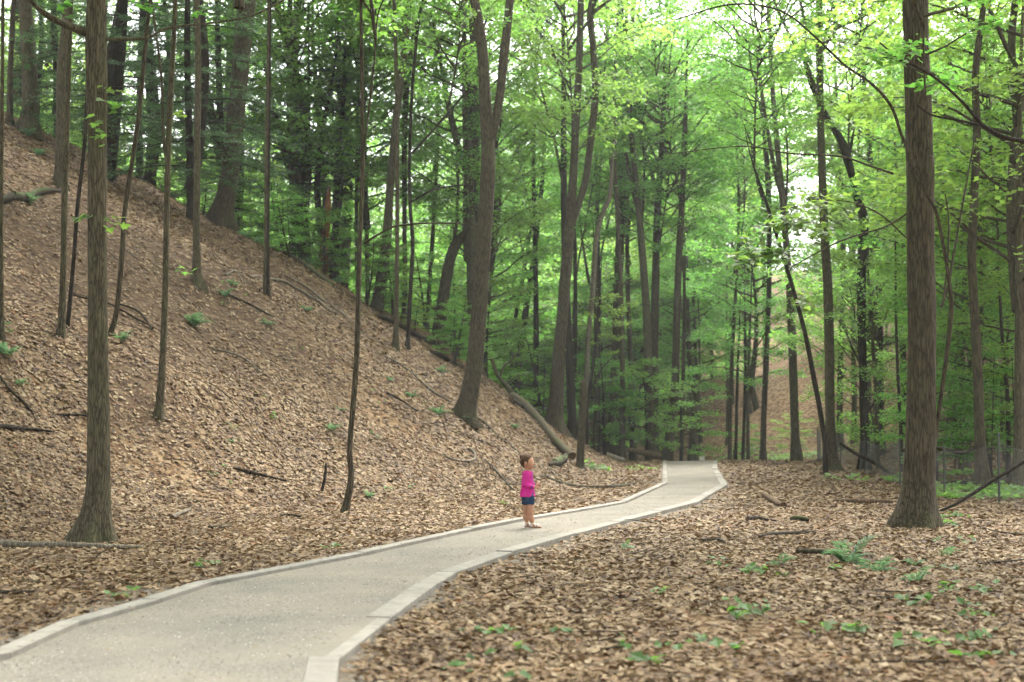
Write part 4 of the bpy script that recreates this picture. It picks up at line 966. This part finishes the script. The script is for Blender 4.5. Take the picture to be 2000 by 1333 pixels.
log('long dark flat log between the straight smooth trunk and biggest trunk', [(1628, 980, 4), (1660, 981, 11), (1700, 980, 13), (1735, 982, 10), (1752, 984, 4)], 'log_wood', lift=.2)
log('short dark log left of the biggest trunk, near the forked chunk', [(1460, 1017, 10), (1480, 1016, 9), (1500, 1020, 5), (1516, 1022, 3)], 'bark_dark')
log('dark mossy lump of bark right of the short dark log', [(1545, 1017, 7), (1562, 1018, 10), (1580, 1020, 6)], 'bark_dark', moss=True)
log('brown forked stick above the largest pale fern', [(1482, 1054, 5), (1510, 1047, 8), (1545, 1046, 7), (1594, 1043, 5)], 'log_bark', 'fallen_branch', 'branch', twigs=[[(1555, 1048, 4), (1585, 1055, 3), (1622, 1056, 2)]])
log('short straight log piece just left of the largest pale fern', [(1556, 1083, 9), (1590, 1083, 11), (1630, 1087, 8)], 'log_bark')
log('forked twig lying left of the brown forked stick', [(1350, 1058, 2), (1385, 1062, 4), (1405, 1058, 5), (1424, 1070, 3)], 'log_bark', 'fallen_branch', 'branch')
log('thin arching stick on the leaves near the right edge', [(1905, 1030, 3), (1930, 1040, 4), (1960, 1047, 4), (2010, 1050, 4)], 'log_bark', 'fallen_branch', 'branch')
log('long low stick at the right edge below the biggest trunk', [(1910, 1108, 3), (1950, 1105, 4), (2010, 1100, 6)], 'log_bark', 'fallen_branch', 'branch')
log('dark log lying on the ground behind the fence at right', [(1840, 948, 12), (1890, 946, 16), (1950, 942, 16), (2020, 934, 14)], 'bark_dark')
log('dead branch slanting up to the right edge in front of the fence', [(1826, 1002, 4), (1868, 984, 6), (1910, 958, 7), (1950, 932, 7), (2010, 896, 7)], 'bark_dark', 'leaning_branch', 'branch', d=25.5)
log('small stick on the leaves in front of the straight smooth trunk', [(1500, 911, 5), (1520, 909, 6), (1538, 906, 4)], 'log_bark', 'fallen_branch', 'branch')
log('low dark stick left of the straight smooth trunk foot', [(1578, 903, 4), (1596, 900, 5), (1612, 896, 5)], 'log_bark', 'fallen_branch', 'branch')
log('grey log leaning up the far slope above the path crest', [(1368, 890, 12), (1358, 862, 11), (1348, 830, 10), (1337, 795, 8)], 'bark_grey', d=80)
log('pale tangled limb on the right slope between the dark trunks', [(1925, 800, 6), (1945, 780, 6), (1965, 812, 5), (1985, 822, 5), (1990, 860, 4)], 'bark_pale', 'fallen_branch', 'branch', d=44)
log('dark crossed limb behind the fence near the gnarled trunk', [(1640, 865, 5), (1670, 885, 7), (1710, 905, 8), (1750, 935, 6)], 'log_bark', 'fallen_branch', 'branch', d=44)
log('second dark limb behind the fence sloping the other way', [(1760, 880, 6), (1830, 875, 8), (1880, 885, 8), (1910, 870, 6)], 'log_bark', 'fallen_branch', 'branch', d=36)

def twigs():
    g = np.random.default_rng(83); mb = MB(); n = 900
    d = 8 + 44 * g.random(n); x = (g.random(n) * 2 - 1) * .4 * d
    pdv = path_d(x, d); k = (pdv > .25) & (x < 9); x, d = x[k], d[k]
    for a, b in zip(x, d):
        L = (.12 + .5 * g.random() ** 2) * max(1, b / 22); t = g.random() * 6.28; bend = g.normal(0, .4); q = np.linspace(-.5, .5, 4)
        X = a + L * q * math.cos(t) - L * bend * (q * q - .1) * math.sin(t); Y = b + L * q * math.sin(t) + L * bend * (q * q - .1) * math.cos(t)
        r = (.003 + .005 * g.random() ** 2) * max(1, b / 22)
        tube(mb, np.stack([X, Y, Hgt(X, Y) + .03 + .02 * g.random() + np.linspace(0, .05 * g.random(), 4)], 1), [r, r, r * .8, r * .4], 4, int(g.random() < .35), 0, cap=False)
    tag(link('twigs', mb.mesh('twigs', [M['log_bark'], M['bark_pale']], True)), 'small dead twigs strewn over the fallen leaves', 'twigs', kind='stuff')
twigs()

# ------------------------------------------------------------------ wire fence on the right
def fence():
    px = [(2060, 1015), (1952, 990), (1845, 976), (1759, 951), (1690, 925), (1641, 912)]
    P = [np.array(flat_px(*p, 0)) for p in px] + [np.array(q) for q in [(14.2, 66), (15.6, 72), (15.4, 77), (13.6, 77.5), (12.0, 77)]]
    hts = [1.35, 1.38, 1.12, 1.25, 1.2, 1.5, 1.6, 1.6, 1.5, 1.5, 1.4]
    base = np.array([*P[1], hz(*P[1])]); root = link('wire_fence', None, None, base)
    tag(root, 'sagging wire mesh fence on dark posts at the right of the clearing', 'fence')
    Z = [hz(*p) for p in P]
    for p, z, h in zip(P, Z, hts):
        mb = MB(); ln = rng.normal(0, .03, 2)
        tube(mb, [(*p, z - .2), (*p + ln, z + h)], [.026, .024], 8, 0)
        tube(mb, [(*p + ln, z + h), (*p + ln, z + h + .03)], [.03, .012], 8, 0)
        link('post', mb.mesh('post', [M['post']], True, base), root)
    for k in range(len(P) - 1):
        mb = MB(); a, b = P[k], P[k + 1]; L = np.linalg.norm(b - a); h0, h1 = hts[k] * .93, hts[k + 1] * .93
        n = int(L / (.09 if k < 4 else .14)); sag = .12 * (1 if k % 2 else 1.6)
        def pt(u, v):
            q = a + (b - a) * u; top = h0 + (h1 - h0) * u - sag * math.sin(math.pi * u)
            q = q + np.array([.05 * math.sin(u * 9 + v * 3 + k), 0])
            return (*q, Z[k] + (Z[k + 1] - Z[k]) * u + .02 + v * (top - .02))
        du = 1.1 / L
        for i in range(-int(du * n) - 1, n + 1):
            for s in (1, -1):
                u0 = i / n if s == 1 else i / n + du
                pts = []
                for v in np.linspace(0, 1, 6):
                    u = u0 + s * du * v
                    if 0 <= u <= 1: pts.append(pt(u, v))
                if len(pts) > 1: tube(mb, pts, [.0011 if k < 4 else .0013] * len(pts), 3, 0, cap=False)
        for v in (0, 1): tube(mb, [pt(u, v) for u in np.linspace(0, 1, 8)], [.003] * 8, 4, 0)
        link('wire_mesh', mb.mesh('wire_mesh', [M['wire']], False, base), root)
fence()

# ------------------------------------------------------------------ far steps and white marker
def box(mb, c, s, rz=0, mat=0):
    c = np.array(c, float); x, y, z = np.array(s) / 2
    V = np.array([(a * x, b * y, e * z) for a in (-1, 1) for b in (-1, 1) for e in (-1, 1)])
    R_ = np.array([[math.cos(rz), -math.sin(rz), 0], [math.sin(rz), math.cos(rz), 0], [0, 0, 1]])
    mb.add(V @ R_.T + c, np.array([(0, 1, 3, 2), (4, 6, 7, 5), (0, 4, 5, 1), (2, 3, 7, 6), (0, 2, 6, 4), (1, 5, 7, 3)]), mat)
b0 = np.array([*at(1262, 0, 88)[:2], 0]); b0[2] = hz(b0[0], b0[1])
st = tag(link('trail_steps', None, None, b0), 'rustic timber steps with posts climbing behind the path crest', 'steps')
for k in range(9):
    mb = MB(); box(mb, (-.22 * k, .3 * k, .12 + .2 * k), (1.3, .3, .18), .35); link('step', mb.mesh('step', [M['step']], False), st)
for k in range(5):
    for s in (.75,):
        mb = MB(); box(mb, (-.44 * k + s, .6 * k - .1, .55 + .4 * k), (.08, .08, 1.3), .35); link('post', mb.mesh('post', [M['step']], False), st)
w0 = np.array([*at(1371, 0, 77)[:2], 0]); w0[2] = hz(w0[0], w0[1])
wm = tag(link('marker_box', None, None, w0), 'small white square marker box low at the path crest', 'marker')
zc = max(.14, CH + (HZ - 897) / F * 77 - w0[2])
mb = MB(); box(mb, (0, 0, zc), (.27, .12, .27)); link('panel', mb.mesh('panel', [M['white']], False), wm)
mb = MB(); box(mb, (0, .02, (zc - .112) / 2 - .05), (.16, .1, zc - .112 + .1)); link('stand', mb.mesh('stand', [M['post']], False), wm)

# ------------------------------------------------------------------ the child: signed distances meshed into continuous skins
def surface_nets(fn, lo, hi, h):
    lo = np.array(lo); n = np.ceil((np.array(hi) - lo) / h).astype(int) + 1
    ax = [lo[k] + h * np.arange(n[k]) for k in range(3)]
    X, Y, Z = np.meshgrid(*ax, indexing='ij'); D = fn(X, Y, Z)
    ins = D < 0; c = ins[:-1, :-1, :-1]; tot = np.zeros(c.shape, int)
    for a in (0, 1):
        for b in (0, 1):
            for e in (0, 1): tot += ins[a:n[0] - 1 + a, b:n[1] - 1 + b, e:n[2] - 1 + e]
    act = (tot > 0) & (tot < 8); idx = -np.ones(c.shape, int); idx[act] = np.arange(act.sum())
    I = np.argwhere(act); acc = np.zeros((len(I), 3)); cnt = np.zeros(len(I))
    corners = [(a, b, e) for a in (0, 1) for b in (0, 1) for e in (0, 1)]
    for p in corners:
        for k in range(3):
            if p[k]: continue
            q = list(p); q[k] = 1
            d0 = D[I[:, 0] + p[0], I[:, 1] + p[1], I[:, 2] + p[2]]; d1 = D[I[:, 0] + q[0], I[:, 1] + q[1], I[:, 2] + q[2]]
            m = (d0 < 0) != (d1 < 0); t = np.where(m, d0 / np.where(m, d0 - d1, 1), 0)
            pos = I + np.array(p, float); pos[:, k] += t
            acc[m] += pos[m]; cnt[m] += 1
    V = lo + h * acc / cnt[:, None]
    fa = []
    for k in range(3):
        u, v = (k + 1) % 3, (k + 2) % 3
        A = np.take(ins, range(n[k] - 1), k); B = np.take(ins, range(1, n[k]), k)
        E_ = np.argwhere(A != B); E_ = E_[(E_[:, u] > 0) & (E_[:, v] > 0) & (E_[:, u] < n[u] - 1) & (E_[:, v] < n[v] - 1)]
        def g(du, dv):
            q = E_.copy(); q[:, u] -= du; q[:, v] -= dv; return idx[q[:, 0], q[:, 1], q[:, 2]]
        Q = np.stack([g(1, 1), g(0, 1), g(0, 0), g(1, 0)], 1)
        fl = ~A[E_[:, 0], E_[:, 1], E_[:, 2]]
        Q[fl] = Q[fl][:, ::-1]; fa.append(Q)
    return V, np.concatenate(fa)
def sm(a, b, k): 
    h = np.clip(.5 + .5 * (b - a) / k, 0, 1); return b * (1 - h) + a * h - k * h * (1 - h)
def cone_sdf(X, Y, Z, a, b, ra, rb):
    a = np.array(a); b = np.array(b); d = b - a
    t = np.clip(((X - a[0]) * d[0] + (Y - a[1]) * d[1] + (Z - a[2]) * d[2]) / (d @ d), 0, 1)
    return np.sqrt((X - a[0] - t * d[0]) ** 2 + (Y - a[1] - t * d[1]) ** 2 + (Z - a[2] - t * d[2]) ** 2) - (ra + (rb - ra) * t)
def ell(X, Y, Z, c, r):
    k = np.sqrt(((X - c[0]) / r[0]) ** 2 + ((Y - c[1]) / r[1]) ** 2 + ((Z - c[2]) / r[2]) ** 2); return (k - 1) * min(r)
YAW = math.radians(-14)
def headxyz(X, Y, Z):
    c, s = math.cos(-YAW), math.sin(-YAW); return X * c - Y * s, X * s + Y * c, Z
ARM = {-1: [(-.01, -.088, .745), (-.035, -.115, .605), (.085, -.105, .572)], 1: [(-.01, .088, .745), (-.02, .118, .61), (.09, .085, .60)]}
LEG = {-1: [(.028, -.05, .42), (.045, -.052, .20), (.055, -.052, .13), (.08, -.05, .045)], 1: [(-.02, .05, .42), (-.028, .052, .215), (-.03, .052, .14), (-.012, .05, .05)]}
FOOTX = {-1: .08, 1: -.012}
def head_sdf(X, Y, Z):
    hx, hy, hz_ = headxyz(X, Y, Z)
    d = ell(hx, hy, hz_, (-.012, 0, .93), (.09, .076, .088))
    d = sm(d, ell(hx, hy, hz_, (.028, 0, .885), (.058, .056, .064)), .03)
    d = sm(d, ell(hx, hy, hz_, (.055, 0, .847), (.024, .026, .02)), .025)            # chin
    d = sm(d, cone_sdf(hx, hy, hz_, (.08, 0, .915), (.096, 0, .893), .008, .0105), .012)     # nose
    for s in (-1, 1):
        d = sm(d, ell(hx, hy, hz_, (.055, s * .032, .885), (.024, .022, .024)), .02)       # cheek
        d = sm(d, ell(hx, hy, hz_, (-.005, s * .078, .9), (.018, .008, .026)), .006)       # ear
        d = np.maximum(d, -ell(hx, hy, hz_, (.086, s * .03, .913), (.012, .015, .009)))        # eye socket
    d = sm(d, ell(hx, hy, hz_, (.083, 0, .868), (.008, .02, .009)), .008)              # lips
    return d
def body_sdf(X, Y, Z):
    d = ell(X, Y, Z, (0, 0, .66), (.07, .092, .13))
    d = sm(d, ell(X, Y, Z, (.01, 0, .53), (.075, .09, .11)), .05)
    d = sm(d, ell(X, Y, Z, (-.005, 0, .43), (.08, .095, .08)), .05)
    d = sm(d, cone_sdf(X, Y, Z, (-.015, 0, .75), (-.002, 0, .85), .04, .034), .03)
    d = sm(d, head_sdf(X, Y, Z), .015)
    for s in (-1, 1):
        a, b, c = ARM[s]
        d = sm(d, cone_sdf(X, Y, Z, a, b, .036, .028), .03); d = sm(d, cone_sdf(X, Y, Z, b, c, .028, .019), .015)
        fw = np.array([1, -s * .15, -.12]); fw /= np.linalg.norm(fw); cc = np.array(c)
        pc = cc + fw * .03
        d = sm(d, ell(X, Y, Z, pc, (.028, .012, .022)), .014)
        for q, (dz, L) in enumerate([(.015, .036), (.005, .041), (-.005, .038), (-.015, .03)]):
            p0 = pc + fw * .02 + np.array([0, 0, dz]); p1 = p0 + fw * L * .55; p2 = p1 + (fw + np.array([0, s * -.5, -.45])) * L * .45
            d = sm(d, cone_sdf(X, Y, Z, p0, p1, .0056, .0052), .004); d = sm(d, cone_sdf(X, Y, Z, p1, p2, .0052, .0045), .003)
        p0 = pc + np.array([-.01, 0, .018]); p1 = p0 + np.array([.014, -s * .006, .014]); p2 = p1 + np.array([.014, -s * .002, .003])
        d = sm(d, cone_sdf(X, Y, Z, p0, p1, .0065, .006), .005); d = sm(d, cone_sdf(X, Y, Z, p1, p2, .006, .005), .003)
        h, k, m_, n_ = LEG[s]
        d = sm(d, cone_sdf(X, Y, Z, h, k, .06, .038), .03); d = sm(d, cone_sdf(X, Y, Z, k, m_, .037, .037), .02); d = sm(d, cone_sdf(X, Y, Z, m_, n_, .037, .023), .02)
        fx = FOOTX[s]
        d = sm(d, cone_sdf(X, Y, Z, (fx - .015, s * .05, .034), (fx + .075, s * .056, .03), .021, .019), .02)
        for q in range(5):
            ty = s * (.056 - .018 + .009 * q); d = sm(d, cone_sdf(X, Y, Z, (fx + .08, ty, .024), (fx + .102 - .004 * abs(q - 1), ty, .022), .008, .007), .006)
    return np.maximum(d, .013 - Z)
def shirt_sdf(X, Y, Z):
    t = np.clip((.79 - Z) / .36, 0, 1)
    a = .066 + .042 * t + .004 * np.sin(Y * 60 + Z * 20) * t; b = .094 + .028 * t
    k = np.sqrt((X / a) ** 2 + (Y / b) ** 2); d = (k - 1) * .07
    d = np.maximum(d, Z - .785)
    d = sm(d, ell(X, Y, Z, (-.005, 0, .74), (.066, .1, .062)), .02)
    d = np.maximum(d, .433 + .004 * np.sin(Y * 25 + X * 12) - Z)
    for s in (-1, 1):
        p, q, r = ARM[s]; r2 = np.array(q) + (np.array(r) - np.array(q)) * .96
        wr = .003 * vnoise(X * 45, Y * 45, Z * 45, 3)
        d = sm(d, cone_sdf(X, Y, Z, p, q, .046, .037) + wr, .02); d = sm(d, cone_sdf(X, Y, Z, q, r2, .036, .027) + wr, .012)
    d = d + .0025 * vnoise(X * 22, Y * 22, Z * 14, 5)
    d = np.maximum(d, -cone_sdf(X, Y, Z, (.012, 0, .79), (.012, 0, .9), .038, .06))
    return d
def shorts_sdf(X, Y, Z):
    d = ell(X, Y, Z, (-.003, 0, .44), (.088, .104, .09))
    for s in (-1, 1):
        h, k, _, _ = LEG[s]; m_ = np.array(h) + (np.array(k) - np.array(h)) * .45
        d = sm(d, cone_sdf(X, Y, Z, h, m_, .069, .066), .02)
    d = d + .002 * vnoise(X * 30, Y * 30, Z * 25, 8)
    return np.maximum(np.maximum(d, .325 + .006 * np.sin(X * 40) - Z), Z - .47)
def hair_sdf(X, Y, Z):
    hx, hy, hz_ = headxyz(X, Y, Z)
    d = ell(hx, hy, hz_, (-.017, 0, .935), (.093, .082, .09))
    d = sm(d, cone_sdf(hx, hy, hz_, (-.065, 0, .9), (-.045, 0, .85), .035, .018), .03)
    d = np.maximum(d, hx * .80 - (hz_ - .93) * .60 - .02)                    # hairline from brow to behind the ear
    b = ell(hx, hy, hz_, (-.085, 0, .985), (.034, .036, .034)); d = sm(d, b, .012)
    d = d + .003 * vnoise(hx * 70, hy * 70, hz_ * 25, 6) + .002 * vnoise(hx * 140, hy * 140, hz_ * 60, 7)
    for s in (-1, 1): d = sm(d, cone_sdf(hx, hy, hz_, (.03, s * .07, .945), (.018, s * .075, .875), .006, .003), .008)
    return d
def sdf_obj(name, fn, lo, hi, h, m, parent):
    V, Q = surface_nets(fn, lo, hi, h); mb = MB(); mb.add(V, Q); return link(name, mb.mesh(name, [m], True), parent)
def skinmat():
    m, N, L, out = mat('skin'); P = N.new('ShaderNodeTexCoord').outputs['Object']
    r = ramp(N, [(.3, (.33, .16, .09)), (.7, (.42, .22, .13))]); L.new(nz(N, L, P, 18, 4), r.inputs[0])
    b = bsdf(N, L, out, r.outputs[0], .5, spec=.35); b.inputs['Subsurface Weight'].default_value = .15; b.inputs['Subsurface Radius'].default_value = (.02, .008, .004); b.inputs['Subsurface Scale'].default_value = .5
    return m
def shirtmat():
    m, N, L, out = mat('pink_jersey'); tc = N.new('ShaderNodeTexCoord'); P = tc.outputs['Object']
    sx = N.new('ShaderNodeSeparateXYZ'); L.new(P, sx.inputs[0])
    fr = N.new('ShaderNodeMapRange'); fr.inputs[1].default_value = .045; fr.inputs[2].default_value = .06; L.new(sx.outputs[0], fr.inputs[0])
    pr = ramp(N, [(.52, (0, 0, 0)), (.58, (1, 1, 1))]); L.new(nz(N, L, P, 34, 3, .6), pr.inputs[0])
    mu = N.new('ShaderNodeMath'); mu.operation = 'MULTIPLY'; L.new(fr.outputs[0], mu.inputs[0]); L.new(pr.outputs[0], mu.inputs[1])
    r = ramp(N, [(.3, (.4, .014, .165)), (.7, (.52, .028, .235))]); L.new(nz(N, L, P, 12, 3), r.inputs[0])
    c = mixc(N, L, mu.outputs[0], r.outputs[0], (.07, .04, .16))
    bsdf(N, L, out, c, .85, nz(N, L, P, 60, 3), .3, .006, .15)
    return m
gp = np.array([*flat_px(1032, 1030, .1), 0]); gp[2] = hz0(*gp[:2]) + .093
kid = link('person', None, None, gp); kid.scale = (1.02,) * 3; kid.rotation_euler = (0, 0, math.radians(-6))
tag(kid, 'small child in pink long-sleeved top, dark shorts and sandals standing on the path', 'person')
kid.location.x -= .01
SK = skinmat()
sdf_obj('body', body_sdf, (-.13, -.17, 0), (.22, .17, 1.04), .0045, SK, kid)
sdf_obj('shirt', shirt_sdf, (-.14, -.18, .41), (.17, .18, .83), .006, shirtmat(), kid)
sdf_obj('shorts', shorts_sdf, (-.13, -.15, .3), (.15, .15, .49), .006, plain('navy_denim', (.009, .028, .065), .85, .35, 60, .2), kid)
hair = sdf_obj('hair', hair_sdf, (-.15, -.12, .81), (.11, .12, 1.06), .004, plain('brown_hair', (.06, .03, .016), .85, .5, 70, .12), kid)
SAN = plain('sandal_white', (.62, .55, .5), .6, .1, 40); SOLE = plain('sandal_sole', (.16, .085, .05), .8, .2, 40)
for s in (-1, 1):
    fx = FOOTX[s]
    def sole(X, Y, Z, fx=fx, s=s):
        d = np.sqrt(np.maximum(0, np.abs(X - (fx + .04)) - .048) ** 2 + ((Y - s * .055) * 1.0) ** 2) - .031
        return np.maximum(np.maximum(d, Z - .017), .001 - Z)
    so = sdf_obj('sandal', sole, (fx - .06, s * .055 - .05, -.006), (fx + .14, s * .055 + .05, .03), .004, SOLE, kid)
    def strap(X, Y, Z, fx=fx, s=s):
        foot = cone_sdf(X, Y, Z, (fx - .015, s * .05, .034), (fx + .09, s * .056, .028), .0275, .0255)
        ank = cone_sdf(X, Y, Z, LEG[s][2], LEG[s][3], .042, .029)
        a = np.maximum(np.maximum(foot, np.abs(X - fx - .07) - .014), .01 - Z)
        b = np.maximum(np.maximum(foot, np.abs(X - fx - .03) - .006), .01 - Z)
        c = np.maximum(ank, np.abs(Z - .062) - .007)
        e = np.maximum(np.maximum(foot, np.abs(X - fx + .025) - .02), np.abs(Z - .035) - .03)
        return np.minimum(np.minimum(a, b), np.minimum(c, e))
    sdf_obj('strap', strap, (fx - .07, s * .055 - .06, 0), (fx + .14, s * .055 + .06, .1), .004, SAN, so)
EYE = plain('eye_dark', (.03, .018, .012), .2, .1, 40, .5)
for s in (-1, 1):
    hx, hy = .078, s * .03; c, q = math.cos(YAW), math.sin(YAW)
    P0 = (hx * c - hy * q, hx * q + hy * c, .913)
    V, Q = surface_nets(lambda X, Y, Z: ell(X, Y, Z, P0, (.009, .011, .006)), np.array(P0) - .015, np.array(P0) + .015, .003)
    mb = MB(); mb.add(V, Q); link('eye', mb.mesh('eye', [EYE]), kid)
# ------------------------------------------------------------------ the damp air between the trees
hm, hN, hL, hout = mat('damp_air')
pv = hN.new('ShaderNodeVolumePrincipled'); pv.inputs['Color'].default_value = (.93, .97, .93, 1); pv.inputs['Density'].default_value = .0004; pv.inputs['Anisotropy'].default_value = .3
hL.new(pv.outputs[0], hout.inputs['Volume'])
mb = MB(); box(mb, (0, 180, 20), (560, 480, 66)); tag(link('haze', mb.mesh('haze', [hm], False)), 'thin pale haze hanging in the far woods', 'haze', kind='stuff')
print('TRIS', sum(len(m.polygons) for m in bpy.data.meshes))
